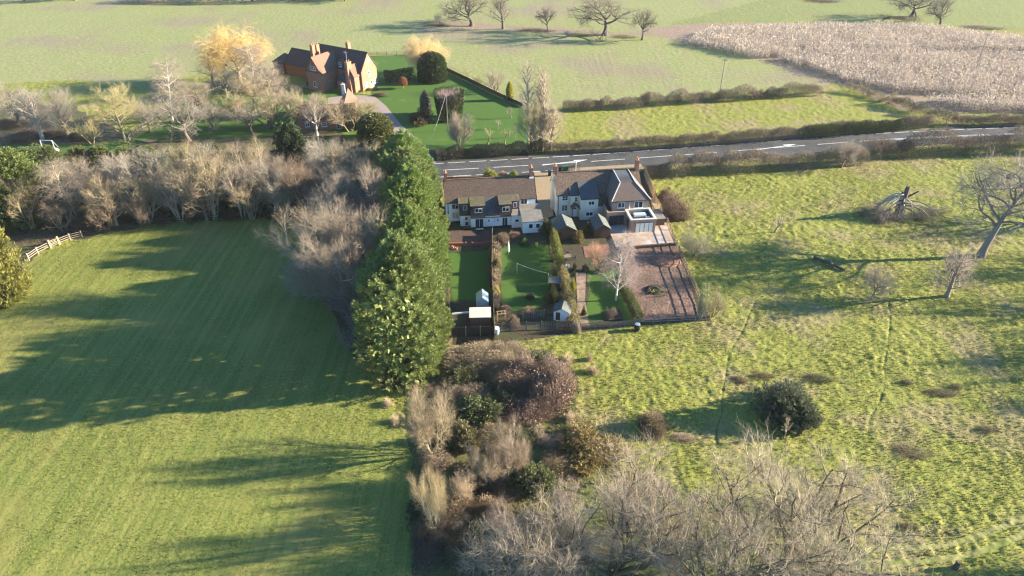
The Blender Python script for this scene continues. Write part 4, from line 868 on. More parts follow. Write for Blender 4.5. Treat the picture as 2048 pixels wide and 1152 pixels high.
# ------------------------------------------------------------------ planting plan
PK, TN, YL, GR, BR, RU, OL = (.295, .238, .18), (.32, .255, .155), (.39, .33, .16), (.28, .245, .195), (.22, .16, .11), (.36, .20, .12), (.28, .255, .13)
DK = (.13, .105, .085)
# conifer row
LEY = (.215, .262, .075)
con = [(-13.7, 72.3, 16.6, 11.6, 'tallest feathery conifer at the south end of the conifer row'), (-14.9, 80.2, 12.4, 8.4, 'second conifer of the row, just behind the tallest one'),
       (-14.6, 87, 12.2, 8.8, 'third conifer of the row, level with the cottage lawns'), (-15.6, 94, 11.4, 8.4, 'conifer of the row beside the paved yard end'),
       (-15.6, 101, 12.4, 8.8, 'conifer of the row level with the white cottages'), (-17.3, 107.5, 11.2, 8.6, 'conifer of the row beside the white gable'),
       (-18.0, 113.5, 11.6, 9.4, 'conifer of the row just behind the white gable'), (-19.4, 119.5, 11.2, 9.0, 'conifer of the row close to the road edge'), (-21.4, 125, 9.4, 8.6, 'lowest conifer at the road end of the row')]
for i, (x, y, h, w, lab) in enumerate(con):
    e = empty('conifer', (x, y, -.1), i * 1.7, lab, 'conifer', 'feathery conifers in the tall row beside the cottages'); e.scale = (w, w, h)
    tm, cm = PROTO['leyland%d' % (i % 3)]; obj('trunk', tm, None, e, color=(.12, .08, .06)); obj('crown', cm, None, e, color=tuple(c * (0.92 + .16 * random.random()) for c in LEY))
G1 = 'bare trees beside the conifer row'
plant('spread0', 700, 600, 396, 195, PK, (.30, .25, .2), 'big pale bare tree spreading over the shaded pasture from the conifer row', group=G1, rz=0)
plant('spread1', 736, 470, 312, 140, PK, (.30, .25, .2), 'pale bare tree tucked behind the conifer row, nearer the road', group=G1, rz=.3)
plant('spread1', 672, 590, 480, 120, PK, (.28, .24, .2), 'lower bare tree leaning from the conifer row out over the pasture', group=G1, rz=-.3)
for i, (a, b, t, w, lab) in enumerate([(705, 660, 560, 110, 'shaded bare shrub at the pasture edge under the pale tree'), (722, 715, 620, 90, 'shaded bare shrub close to the foot of the tallest conifer'), (690, 615, 530, 100, 'shaded bare shrub farthest out on the pasture side')]):
    plant('shrub%d' % i, a, b, t, w, (.21, .18, .15), DK, lab, 'shrub', 'shaded shrubs along the pasture edge', 'shrub')
# tree belt north of the pasture
G2 = 'bare trees of the belt above the pasture'
belt = [('fan1', 66, 456, 345, 70, TN, 'thin pale trunked bare tree at the west end of the belt'), ('birch0', 158, 440, 300, 110, PK, 'pinkish twiggy tree leaning at the west end of the belt'),
        ('fan2', 128, 462, 385, 80, BR, 'low brown bare tree by the wooden gate'), ('fan0', 205, 432, 300, 120, PK, 'pink grey fan shaped tree east of the leaning pinkish one'),
        ('round0', 235, 450, 335, 100, TN, 'wind combed tan tree over the pasture corner'), ('fan1', 268, 425, 292, 110, GR, 'grey bare tree in the back rank above the pasture corner'),
        ('fan2', 300, 442, 318, 110, TN, 'tan bare tree in the front rank above the pasture corner'), ('ash0', 330, 420, 284, 90, GR, 'tall grey tree in the back rank below the oak with dark limbs'),
        ('fan0', 362, 440, 300, 120, PK, 'pink grey tree whose white stems fan out over the pasture'), ('round1', 395, 418, 275, 100, TN, 'rounded tan tree in the back rank below the garden fence'),
        ('fan1', 430, 436, 285, 120, TN, 'tan fan tree with straight pale stems, mid belt'), ('ash1', 452, 415, 268, 85, GR, 'slender grey tree in the back rank, mid belt'),
        ('fan2', 486, 434, 290, 120, PK, 'pink grey fan tree, mid belt above the pasture edge'), ('fan0', 520, 412, 262, 115, TN, 'tallest pale tree of the belt, below the dark holly'),
        ('round0', 552, 430, 300, 100, GR, 'grey rounded tree in front of the tallest belt tree'), ('ash0', 582, 420, 305, 80, BR, 'slim brown tree east of the tallest belt tree'),
        ('birch1', 645, 400, 270, 62, GR, 'single straight white stemmed tree near the east end of the belt'), ('fan1', 615, 425, 312, 100, BR, 'brown tree beside the straight white stemmed one'),
        ('fan2', 690, 400, 285, 120, TN, 'tan tree at the east end of the belt below the barn'), ('fan0', 735, 372, 268, 110, PK, 'pink grey tree filling the belt corner next to the conifers'),
        ('round1', 665, 372, 258, 100, GR, 'grey tree in the back rank below the barn lawn')]
for k, (kind, a, b, t, w, c, lab) in enumerate(belt):
    plant(kind, a, b, t, w, c, tuple(min(.6, x * 1.3) for x in c), lab, group=G2)
extra = [(90, 445, 350, 70, BR), (180, 455, 362, 80, GR), (215, 462, 380, 80, BR), (255, 447, 345, 90, TN), (285, 452, 362, 80, BR), (318, 452, 360, 80, TN), (345, 428, 312, 90, TN), (385, 445, 350, 90, GR), (415, 442, 350, 80, BR), (450, 440, 340, 90, TN), (505, 440, 345, 90, TN), (535, 436, 340, 80, GR), (570, 436, 350, 80, TN), (600, 432, 350, 80, BR), (640, 428, 345, 80, GR), (470, 398, 275, 80, TN), (545, 395, 285, 80, PK), (610, 392, 285, 80, GR), (245, 405, 300, 90, PK), (300, 402, 290, 90, GR), (175, 415, 315, 80, GR)]
for k, (a, b, t, w, c) in enumerate(extra):
    if k % 2: continue
    where = ('the leaning pinkish tree', 'the pasture corner', 'the white stemmed fan tree', 'the straight pale stems', 'the tallest belt tree', 'the straight white stem')[min(5, max(0, int((a - 90) / 95)))]
    rank = 'behind' if b < 410 else 'below' if b > 442 else 'close by'
    col = {PK: 'pinkish', TN: 'tan', GR: 'grey', BR: 'brown'}[c]
    plant(('fan1', 'bushy0', 'fan2', 'ash1', 'bushy1')[k % 5], a, b, t, w, c, tuple(x * .75 for x in c), 'small %s belt tree %s %s%s' % (col, rank, where, ', low boughed' if k % 4 else ''), group=G2)
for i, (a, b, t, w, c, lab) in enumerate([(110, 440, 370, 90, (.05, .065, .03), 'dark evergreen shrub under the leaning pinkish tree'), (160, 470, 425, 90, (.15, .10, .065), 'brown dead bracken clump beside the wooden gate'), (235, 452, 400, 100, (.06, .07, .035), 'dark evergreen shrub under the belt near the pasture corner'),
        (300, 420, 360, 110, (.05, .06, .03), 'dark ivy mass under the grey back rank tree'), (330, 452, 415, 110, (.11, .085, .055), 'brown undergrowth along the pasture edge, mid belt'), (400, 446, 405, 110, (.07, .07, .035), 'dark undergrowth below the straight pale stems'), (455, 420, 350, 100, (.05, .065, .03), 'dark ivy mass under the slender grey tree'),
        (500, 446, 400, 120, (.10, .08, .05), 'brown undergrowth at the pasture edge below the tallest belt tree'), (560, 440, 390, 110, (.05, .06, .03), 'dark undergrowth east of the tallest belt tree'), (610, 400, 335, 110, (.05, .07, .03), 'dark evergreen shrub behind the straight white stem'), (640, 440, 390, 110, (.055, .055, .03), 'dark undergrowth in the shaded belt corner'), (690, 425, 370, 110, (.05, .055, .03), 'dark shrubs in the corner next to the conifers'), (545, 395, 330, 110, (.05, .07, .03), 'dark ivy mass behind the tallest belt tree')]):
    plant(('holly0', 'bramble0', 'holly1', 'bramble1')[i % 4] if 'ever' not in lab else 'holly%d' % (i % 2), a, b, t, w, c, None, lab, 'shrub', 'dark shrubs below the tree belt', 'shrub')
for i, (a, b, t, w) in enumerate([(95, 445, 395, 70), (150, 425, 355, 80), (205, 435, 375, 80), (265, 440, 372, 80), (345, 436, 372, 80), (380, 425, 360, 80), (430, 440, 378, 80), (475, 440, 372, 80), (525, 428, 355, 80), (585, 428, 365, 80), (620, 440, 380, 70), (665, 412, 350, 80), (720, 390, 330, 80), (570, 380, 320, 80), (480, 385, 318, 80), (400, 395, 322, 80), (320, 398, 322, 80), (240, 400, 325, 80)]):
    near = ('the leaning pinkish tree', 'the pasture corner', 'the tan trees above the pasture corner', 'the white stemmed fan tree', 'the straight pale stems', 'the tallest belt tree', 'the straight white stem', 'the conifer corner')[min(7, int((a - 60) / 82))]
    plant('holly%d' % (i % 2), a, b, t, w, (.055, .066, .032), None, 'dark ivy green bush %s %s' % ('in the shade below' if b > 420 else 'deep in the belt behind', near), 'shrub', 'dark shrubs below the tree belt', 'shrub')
for (a, b, t, w, lab) in [(60, 330, 290, 90, 'bright green laurel like bush beside the goal grass'), (345, 330, 288, 70, 'green bush at the back of the belt by the lawn corner'), (425, 322, 280, 60, 'green bush behind the belt below the dark bare oak'), (668, 330, 272, 70, 'green bush between the belt and the barn lawn'), (745, 330, 285, 60, 'green bush at the corner of belt and conifer row')]:
    plant('holly%d' % (a % 2), a, b, t, w, (.12, .155, .05), None, lab, 'shrub', 'green bushes behind the belt', 'shrub')
# western conifers
plant('pine0', 8, 600, 396, 105, (.235, .225, .055), (.2, .14, .1), 'yellow green conifer by the curved white paddock fence', 'conifer', name='conifer')
plant('pine1', 62, 440, 310, 130, (.15, .18, .05), (.2, .14, .1), 'broad green conifer behind the yellow one at the picture edge', 'conifer', name='conifer')
plant('pine0', 5, 460, 330, 110, (.11, .145, .045), (.2, .14, .1), 'dark green conifer at the very edge behind the yellow one', 'conifer', name='conifer')
plant('pine1', 115, 362, 296, 70, (.12, .15, .045), (.2, .14, .1), 'small green conifer just below the white goal frame', 'conifer', name='conifer')
for i, (a, t) in enumerate([(172, 300), (215, 303), (262, 300), (305, 305)]):
    plant('pine%d' % (i % 2), a, 350, t - 10, 70, (.13, .155, .05), (.2, .14, .1), ('low green conifer top %s' % ('below the big yellow tree', 'under the curved garden fence end', 'beside the dark limbed oak lawn', 'at the lawn corner below the dark limbed oak')[i]), 'conifer', 'low conifers behind the tree belt', 'conifer')
# north west trees
G3 = 'bare trees north of the belt'
nw = [('oak0', 38, 252, 152, 120, GR, DK, 'gnarled bare oak with dark trunk at the west edge'), ('ash0', 86, 277, 168, 85, GR, (.34, .3, .26), 'slim bare tree with pale lower trunk beside the football goal'), ('round1', 135, 270, 166, 90, GR, DK, 'rounded grey brown bare tree east of the goal'),
      ('round0', 250, 280, 156, 104, YL, (.25, .21, .12), 'dense yellowish bare tree at the bend of the garden fence'), ('fan2', 185, 288, 215, 70, YL, None, 'small yellowish tree in front of the dense yellowish one'), ('birch0', 346, 243, 108, 92, PK, (.55, .5, .45), 'tall silvery birch standing between the fence and the lawn'),
      ('oak1', 378, 282, 186, 130, GR, DK, 'bare oak with dark low limbs on the lawn corner'), ('oak2', 426, 262, 200, 90, GR, DK, 'smaller bare oak east of the dark limbed one'), ('round1', 300, 262, 190, 70, GR, DK, 'grey tree between the yellowish tree and the birch'),
      ('willow', 482, 168, 42, 138, (.62, .43, .17), (.28, .2, .12), 'large golden weeping willow west of the farmhouse'), ('ash1', 427, 172, 88, 66, GR, DK, 'grey bare tree at the west side of the golden willow'), ('birch1', 512, 190, 74, 92, PK, (.5, .45, .4), 'pinkish birch in front of the golden willow'),
      ('round0', 552, 205, 118, 110, PK, None, 'dense bare tree between the willow and the farmhouse'), ('round1', 510, 222, 140, 90, TN, None, 'tan bare tree below the pinkish birch'), ('fan0', 470, 240, 172, 95, TN, None, 'bare tree below the short fence near the yellow shrub'),
      ('fan1', 540, 255, 178, 100, TN, None, 'tan bare tree west of the brick barn'), ('round0', 612, 250, 172, 95, TN, None, 'pale bare tree standing against the barn roof'), ('ash0', 634, 270, 182, 60, PK, (.4, .35, .3), 'slender pale tree right in front of the barn windows'),
      ('fan2', 700, 262, 182, 95, TN, None, 'tan bare tree at the east end of the barn'), ('round1', 735, 252, 190, 80, OL, None, 'olive twigged tree between the barn and the drive'), ('fan0', 580, 228, 160, 80, PK, None, 'bare tree below the farmhouse west range'), ('oak2', 505, 268, 205, 90, GR, DK, 'dark bare oak at the lawn edge west of the holly'),
      ('round0', 395, 235, 150, 80, PK, None, 'pinkish tree behind the dark limbed oak'), ('round1', 455, 195, 128, 70, GR, None, 'grey tree at the near end of the short fence')]
for (kind, a, b, t, w, c, tc, lab) in nw: plant(kind, a, b, t, w, c, tc or tuple(x * .7 for x in c), lab, group=G3)
plant('holly0', 588, 322, 215, 82, (.055, .075, .03), None, 'tall dark holly west of the barn', 'evergreen', name='evergreen')
plant('holly1', 615, 330, 262, 62, (.06, .08, .03), None, 'dark evergreen shrub in front of the tall holly', 'evergreen', name='evergreen')
plant('gorse0', 470, 166, 152, 18, (.5, .42, .05), None, 'bright yellow shrub at the end of the short fence', 'shrub', name='shrub')
plant('yew', 752, 290, 225, 68, (.16, .165, .055), (.15, .1, .07), 'rounded green hedge block beside the drive', 'hedge', name='hedge')
plant('holly1', 715, 262, 215, 70, (.20, .17, .06), None, 'yellow green shrub beside the barn end', 'shrub', name='shrub')
for i, (a, b, t, w) in enumerate([(25, 262, 240, 80), (105, 282, 262, 70), (160, 285, 258, 60), (60, 286, 268, 90)]):
    plant('bramble%d' % (i % 3), a, b, t, w, (.15, .12, .085), None, 'low brown scrub patch ' + ('under the gnarled oak', 'under the rounded grey tree', 'in front of the yellowish tree', 'behind the football goal')[i], 'scrub', 'low scrub under the north west trees', 'scrub')
plant('holly0', 608, 150, 138, 22, (.05, .07, .03), None, 'dark shrub against the red boarded range', 'shrub', name='shrub'); plant('holly1', 620, 172, 154, 24, (.08, .10, .05), None, 'grey green shrub below the farmhouse gable', 'shrub', name='shrub')
# farmhouse garden
plant('willow', 852, 150, 66, 92, (.66, .47, .22), (.3, .22, .13), 'golden weeping willow behind the clipped yew dome', group=None)
plant('yew', 866, 167, 103, 56, (.075, .095, .038), (.12, .08, .06), 'huge clipped dark green yew dome on the lawn', 'topiary', name='topiary')
plant('gorse1', 840, 252, 214, 54, (.13, .10, .055), None, 'wide brownish green mound shrub beside the drive', 'shrub', name='shrub')
plant('cypress', 852, 228, 180, 20, (.19, .19, .15), (.2, .15, .1), 'grey green columnar conifer behind the mound shrub', 'conifer', name='conifer')
plant('cypress', 1019, 200, 163, 13, (.42, .36, .05), (.2, .15, .1), 'bright yellow columnar conifer on the fence line', 'conifer', name='conifer')
lp = empty('lollipop_tree', (*G(807, 177), 0), 0, 'small clipped orange brown lollipop bush on the lawn', 'topiary'); lp.scale = (2.2, 2.2, 2.9)
obj('trunk', MB().tube([(0, 0, 0), (0, 0, .6)], .05, 6).mesh('trunk'), M['bark'], lp, color=(.3, .2, .12)); obj('crown', PROTO['yew'][1], None, lp, loc=(0, 0, .32), scale=(1, 1, .68), color=(.42, .20, .09))
gd = [('bushy0', 922, 296, 212, 72, (.35, .27, .2), None, 'broad pale bare tree in the front hedge of the farmhouse garden'), ('sapling', 976, 288, 250, 34, OL, None, 'small olive fruit tree nearest the broad pale tree'), ('sapling', 1010, 290, 252, 34, OL, None, 'small olive fruit tree on the lawn nearest the pole'),
      ('sapling', 1030, 276, 246, 18, GR, None, 'tiny fruit tree with pale stem close to the pole'), ('sapling', 1022, 236, 210, 22, GR, None, 'tiny fruit tree near the yellow conifer'), ('sapling', 995, 258, 236, 22, GR, None, 'tiny fruit tree in the middle of the lawn'),
      ('fan0', 990, 185, 128, 66, PK, (.2, .15, .12), 'spreading pinkish bare tree on the boundary fence'), ('sapling', 935, 158, 132, 26, OL, None, 'small bare tree on the fence close to the yew dome'), ('shrub1', 957, 172, 148, 22, OL, None, 'small olive bush along the boundary fence'),
      ('poplar', 1078, 300, 112, 76, (.33, .265, .185), (.32, .27, .21), 'tall pale multi stemmed poplar beside the road pole'), ('ash1', 1100, 298, 205, 70, (.42, .34, .24), None, 'pale bare tree east of the tall poplar'), ('round1', 1062, 302, 190, 60, OL, None, 'ivy green bare tree between the pole and the poplar')]
for (kind, a, b, t, w, c, tc, lab) in gd: plant(kind, a, b, t, w, c, tc or tuple(x * .7 for x in c), lab)
for i, (a, b, t, w, c, lab) in enumerate([(760, 195, 182, 34, (.16, .13, .08), 'low brown bed of shrubs beside the farmhouse door'), (752, 182, 172, 18, (.13, .13, .06), 'small shrub at the corner of the brick gable'), (722, 184, 176, 14, (.10, .12, .05), 'small green shrub against the brick gable'), (690, 192, 184, 30, (.17, .14, .10), 'shrub bed in front of the farmhouse porch')]):
    plant('bramble%d' % (i % 3), a, b, t, w, c, None, lab, 'shrub', None, 'shrub')
# topiary cup: clipped ring with a ragged crown inside
cx, cy = G(900, 238); cw = metres(60, cy) ; chh = height_at(cy, 180)
cup = empty('topiary_cup', (cx, cy, -.05), 0, 'tall clipped hedge shaped as a hollow cup with pinkish twigs inside', 'topiary')
g = np.random.default_rng(5); n = 14000; a = g.random(n) * 6.283; z = g.random(n); r = (cw / 2) * (.74 + .26 * z) * (.84 + .16 * g.random(n))
v, f = sprays(np.stack([np.cos(a) * r, np.sin(a) * r, z * chh], -1), np.stack([np.cos(a), np.sin(a), .3 + 0 * a], -1) + g.normal(size=(n, 3)) * .4, .30, .16, g); obj('clipped_wall', mesh_np('clipped_wall', v, f), M['leaf'], cup, color=(.06, .085, .03))
n = 2600; a = g.random(n) * 6.283; r = (cw / 2) * .82 * np.sqrt(g.random(n)); v, f = blades(np.stack([np.cos(a) * r, np.sin(a) * r, chh * (.45 + .3 * g.random(n))], -1), np.stack([g.normal(size=n) * .4, g.normal(size=n) * .4, 1 + 0 * a], -1), 1.5, .03, g)
obj('crown', mesh_np('crown', v, f), M['twig'], cup, color=(.36, .24, .24))
# far oaks
G5 = 'bare oaks on the far field edge'
far = [('oak0', 943, 52, -28, 132, 'broad far oak beside the low scrub mound at the field edge'), ('ash1', 1006, 58, -22, 58, 'slim far tree with upright crown between two broad oaks'), ('oak2', 1095, 62, 8, 46, 'small stag headed far oak over the dark scrub strip'), ('oak1', 1210, 70, -26, 150, 'largest far oak at the corner of the brown headland'),
       ('oak2', 1284, 80, 10, 62, 'smaller far oak beside the largest one'), ('oak1', 1822, 34, -34, 120, 'broad far oak on the slope above the maize'), ('oak0', 1880, 48, -18, 72, 'forked far oak next to the broad one above the maize')]
for (kind, a, b, t, w, lab) in far: plant(kind, a, b, t, w, (.22, .18, .14), (.10, .085, .07), lab, group=G5)
plant('shrub0', 877, 46, 24, 20, GR, DK, 'small bare bush on the scrub mound', 'bush', name='bush')
for i, (a, b, t, w, c, lab) in enumerate([(872, 54, 42, 74, (.26, .215, .14), 'low scrub mound under the small bare bush'), (1075, 66, 57, 100, (.19, .155, .11), 'dark scrub strip under the stag headed oak'), (1165, 74, 66, 70, (.25, .23, .12), 'low scrub between the far oaks'), (1250, 78, 70, 70, (.22, .225, .09), 'low green scrub under the largest far oak'), (1640, 6, -4, 90, (.19, .15, .11), 'dark scrub patch at the top of the hill slope'), (1800, 40, 32, 110, (.27, .215, .135), 'brown scrub ring under the broad far oak'), (1960, 60, 50, 110, (.26, .20, .14), 'dark brown scrub bank above the maize corner')]):
    plant('tuft%d' % (i % 2), a, b, t, w, c, None, lab, 'scrub', None, 'scrub', flat=.6)
hedge([(250, 4), (420, 7), (560, 4), (720, -4), (860, -14)], 7, 4.5, (.17, .13, .095), 22, 'far brown overgrown hedge along the top of the sown field', L=1.6, r=.035, seed=3)
for i, (a, t, w) in enumerate([(330, -30, 60), (420, -34, 70), (505, -28, 60), (590, -38, 70), (690, -40, 60), (150, -38, 70), (50, -30, 70)]):
    plant(('oak0', 'round1', 'oak2')[i % 3], a, 2 - i % 2, t, w, (.2, .16, .12), DK, 'far bare hedgerow tree %s' % ('over the dark gap', 'by the hedge bend', 'mid hedge', 'east of the hedge bend', 'at the hedge end', 'west of the far hedge', 'at the far west corner')[i], group='far hedgerow trees')
# hedges ---------------------------------------------------------------------
hedge([(1090, 306), (1250, 300), (1400, 290), (1560, 278), (1700, 266), (1862, 252)], 2.6, 2.6, (.20, .155, .115), 330, 'long trimmed brown hedge along the far side of the road', .10, seed=4, wob=.22)
hedge([(1610, 276), (1700, 268), (1800, 259)], 2.7, 2.65, (.09, .11, .05), 260, 'dark ivy green stretch of the roadside hedge', .6, (.06, .085, .03), seed=5, wob=.2)
hedge([(1905, 251), (2000, 251), (2120, 246)], 2.8, 2.8, (.20, .15, .11), 300, 'brown roadside hedge beyond the gateway at the picture edge', .1, seed=6, wob=.2)
hedge([(1780, 208), (1840, 228), (1880, 245), (1910, 250)], 3.0, 2.4, (.15, .125, .08), 240, 'rough dark hedge turning from the maize corner to the road', .4, (.07, .09, .035), seed=7)
hedge([(1690, 182), (1725, 188), (1760, 200), (1790, 210)], 3.2, 2.2, (.20, .165, .09), 160, 'gappy hedge line below the maize corner', .2, seed=8, wob=.7)
hedge([(1125, 222), (1230, 216), (1350, 206), (1480, 198), (1640, 188)], 3.6, 2.6, (.20, .155, .11), 260, 'straggly field hedge between the crop and the rough paddock', .12, seed=9, wob=.5)
for i, (a, b, t, w) in enumerate([(1168, 222, 196, 34), (1196, 218, 192, 30), (1290, 212, 178, 24), (1440, 200, 176, 26), (1355, 207, 184, 30), (1510, 196, 172, 36), (1560, 192, 172, 30)]):
    plant('shrub%d' % (i % 3), a, b, t, w, (.18, .14, .10), DK, 'taller bush standing in the field hedge %s' % ('at its west end', 'near its west end', 'with a dark stubby trunk', 'below the field pole', 'midway along', 'east of the field pole', 'near its east end')[i], 'bush', 'bushes in the field hedge', 'bush')
hedge([(872, 318), (905, 315), (980, 311), (1060, 304), (1095, 304)], 2.6, 2.3, (.14, .125, .08), 330, 'mixed dark hedge between the farmhouse lawn and the road', .35, (.065, .085, .03), seed=10, wob=.3)
hedge([(1290, 350), (1370, 346), (1450, 341), (1520, 336)], 4.4, 3.5, (.18, .14, .10), 360, 'thick brown hedge along the meadow side of the road near the cream cottage', .18, seed=11, wob=.5)
hedge([(1520, 338), (1600, 333), (1680, 328), (1730, 325)], 3.4, 3.0, (.20, .155, .115), 320, 'brown meadow hedge with a low fence in front', .1, seed=12, wob=.4)
hedge([(1730, 312), (1830, 306), (1920, 304), (2000, 302), (2120, 296)], 6.0, 4.0, (.155, .115, .085), 380, 'thick dark brown meadow hedge near the picture edge', .15, seed=13, wob=.5)
plant('round0', 1682, 335, 272, 64, (.36, .29, .22), None, 'pale bare tree growing out of the meadow hedge', group=None)
plant('shrub1', 1812, 306, 276, 36, (.34, .17, .10), None, 'russet bush in the meadow hedge near the road marking', 'bush', name='bush')
hedge([(770, 166), (800, 163), (828, 158)], 3.2, 3.2, (.055, .07, .03), 420, 'clipped dark evergreen hedge beside the farmhouse', .9, (.045, .06, .028), seed=14, wob=.1)
# cottage gardens ----------------------------------------------------------------
hedge([(1106, 478), (1114, 510), (1122, 545)], 1.5, 2.4, (.10, .11, .045), 700, 'clipped green garden hedge between the two cottage plots', .85, (.20, .21, .05), seed=20, wob=.1, L=.35)
hedge([(1122, 545), (1130, 575), (1142, 625), (1148, 655)], 1.6, 1.7, (.22, .18, .10), 420, 'overgrown yellowish hedge running down to the trellis corner', .45, (.26, .23, .07), seed=21, wob=.4, L=.4)
hedge([(1238, 560), (1252, 590), (1266, 618), (1277, 640)], 1.6, 1.4, (.12, .12, .05), 500, 'clipped green hedge between the lawn and the bare earth plot', .7, (.085, .11, .035), seed=22, wob=.2, L=.35)
hedge([(991, 500), (990, 540), (989, 590), (991, 622)], 1.5, 1.4, (.26, .20, .13), 420, 'brown shrub border along the middle garden fence', .25, seed=23, wob=.5, L=.4)
gs = [('gorse0', 978, 362, 333, 34, (.32, .32, .07), 'bright yellow green shrub in front of the white cottages roof', 'shrub'), ('bramble1', 1005, 358, 338, 26, (.38, .28, .18), 'pale brown shrub between the two bright road shrubs', 'shrub'), ('gorse1', 1026, 357, 338, 22, (.30, .31, .07), 'smaller yellow green shrub by the road, next to the chimney', 'shrub'),
      ('gorse1', 1090, 468, 435, 28, (.16, .15, .06), 'grey green shrub between the lean-to and the brown shed', 'shrub'), ('holly0', 1154, 488, 452, 30, (.24, .19, .07), 'yellowish shrub arching between the two sheds', 'shrub'), ('gorse0', 1174, 470, 440, 20, (.17, .16, .05), 'green shrub beside the cream cottage door', 'shrub'),
      ('bramble0', 1005, 495, 462, 40, (.17, .13, .09), 'dark tangled shrub at the top of the middle garden', 'shrub'), ('gorse1', 1048, 494, 476, 22, (.09, .18, .04), 'bright green low shrub on the shaded lawn edge', 'shrub'), ('bramble2', 1030, 480, 458, 34, (.26, .17, .12), 'pinkish bare shrub against the white french doors', 'shrub'),
      ('gorse0', 1111, 562, 532, 16, (.15, .19, .07), 'small round shrub on the hedge side of the lawn', 'shrub'), ('gorse1', 1145, 582, 556, 17, (.36, .34, .05), 'bright yellow round shrub beside the garden path', 'shrub'), ('gorse0', 992, 592, 566, 20, (.50, .42, .12), 'pale yellow shrub at the middle fence', 'shrub'), ('bramble2', 990, 575, 540, 24, (.27, .19, .14), 'rounded brown shrub above the pale yellow one', 'shrub'), ('gorse0', 992, 548, 500, 22, (.27, .24, .11), 'greyish tall shrub on the middle fence', 'shrub'),
      ('gorse1', 1104, 608, 566, 32, (.17, .17, .06), 'dark yellow palm like shrub beside the small shelter', 'shrub'), ('bramble0', 1130, 612, 585, 34, (.28, .22, .13), 'brown shrub behind the little grey shed', 'shrub'), ('bramble1', 1062, 602, 583, 26, (.10, .085, .07), 'small dark shrub island on the shaded lawn', 'shrub'), ('bramble2', 1028, 656, 625, 34, (.25, .18, .13), 'round brown shrub at the trellis fence', 'shrub'), ('shrub0', 1060, 628, 610, 28, (.36, .22, .15), 'russet bare shrub behind the trellis', 'shrub'), ('bramble0', 1010, 628, 608, 34, (.30, .22, .15), 'straw coloured clump at the bottom of the middle garden', 'shrub'), ('bramble1', 1152, 668, 632, 24, (.36, .29, .24), 'pale twiggy bush at the corner of the picket fence', 'shrub'),
      ('bramble2', 1222, 640, 608, 34, (.19, .15, .12), 'brown shrub over the dark square bed', 'shrub'), ('gorse1', 1167, 632, 610, 12, (.12, .13, .05), 'small green shrub on the path edge', 'shrub'), ('holly1', 1170, 545, 522, 18, (.14, .14, .07), 'grey green shrub on the garden path bend', 'shrub'), ('holly0', 1150, 540, 520, 12, (.16, .15, .08), 'small shrub beside the garden table', 'shrub'), ('gorse0', 1148, 552, 538, 8, (.12, .14, .06), 'small clipped shrub next to the garden path', 'shrub'), ('holly1', 1205, 548, 526, 24, (.07, .08, .04), 'dark shrub at the foot of the russet tree', 'shrub'), ('gorse0', 1118, 448, 430, 14, (.15, .16, .05), 'climbing shrub on the cream wall', 'shrub')]
for (kind, a, b, t, w, c, lab, cat) in gs: plant(kind, a, b, t, w, c, None, lab, cat, name='shrub')
plant('round1', 1192, 542, 476, 52, (.40, .245, .16), (.2, .13, .09), 'round russet bare tree over the brick paving')
plant('birch1', 1232, 600, 455, 92, (.31, .245, .22), (.58, .54, .50), 'white trunked birch standing between the lawn and the earth plot')
plant('sapling', 1178, 578, 545, 14, GR, None, 'slim bare sapling beside the garden path')
# meadow -------------------------------------------------------------------------
plant('leaner', 1962, 512, 285, 190, (.30, .26, .215), (.20, .165, .135), 'tall leaning bare tree with twisted pale limbs on the meadow', rz=0.15)
plant('ash1', 1893, 592, 474, 104, (.33, .265, .21), (.24, .19, .15), 'small bare tree with pale triangular crown on the meadow')
plant('round1', 1742, 600, 527, 84, (.36, .275, .21), (.22, .17, .12), 'rounded low bare tree at the end of the fallen log')
plant('sapling', 1550, 464, 424, 34, (.42, .33, .25), None, 'tiny lone sapling on the sunny meadow')
plant('bramble1', 1348, 446, 376, 74, (.23, .155, .11), None, 'brown bramble bank spilling along the outside of the timber fence', 'bush', name='bush')
plant('bramble2', 1332, 405, 372, 50, (.22, .15, .11), None, 'low brown bush behind the bramble bank', 'bush', name='bush')
plant('shrub2', 1385, 524, 452, 72, (.27, .255, .16), (.16, .13, .1), 'domed grey olive bush outside the timber fence', 'bush', name='bush')
plant('poplar', 1399, 640, 556, 26, (.26, .27, .14), (.36, .33, .26), 'ivy clad slim tree at the corner of the earth plot', hm=None)
plant('shrub0', 1425, 645, 572, 52, (.33, .28, .17), None, 'pale bare shrub beside the ivy clad tree', 'bush', name='bush')
plant('gorse1', 1575, 872, 765, 152, (.115, .13, .075), None, 'big dark gorse bush on the open meadow', 'bush', name='bush')
plant('sapling', 1568, 876, 826, 24, (.42, .33, .22), (.5, .4, .28), 'dead pale sapling standing in front of the gorse')
plant('bramble0', 1306, 882, 826, 84, (.19, .145, .085), None, 'round brown bush with a shadow on the meadow', 'bush', name='bush')
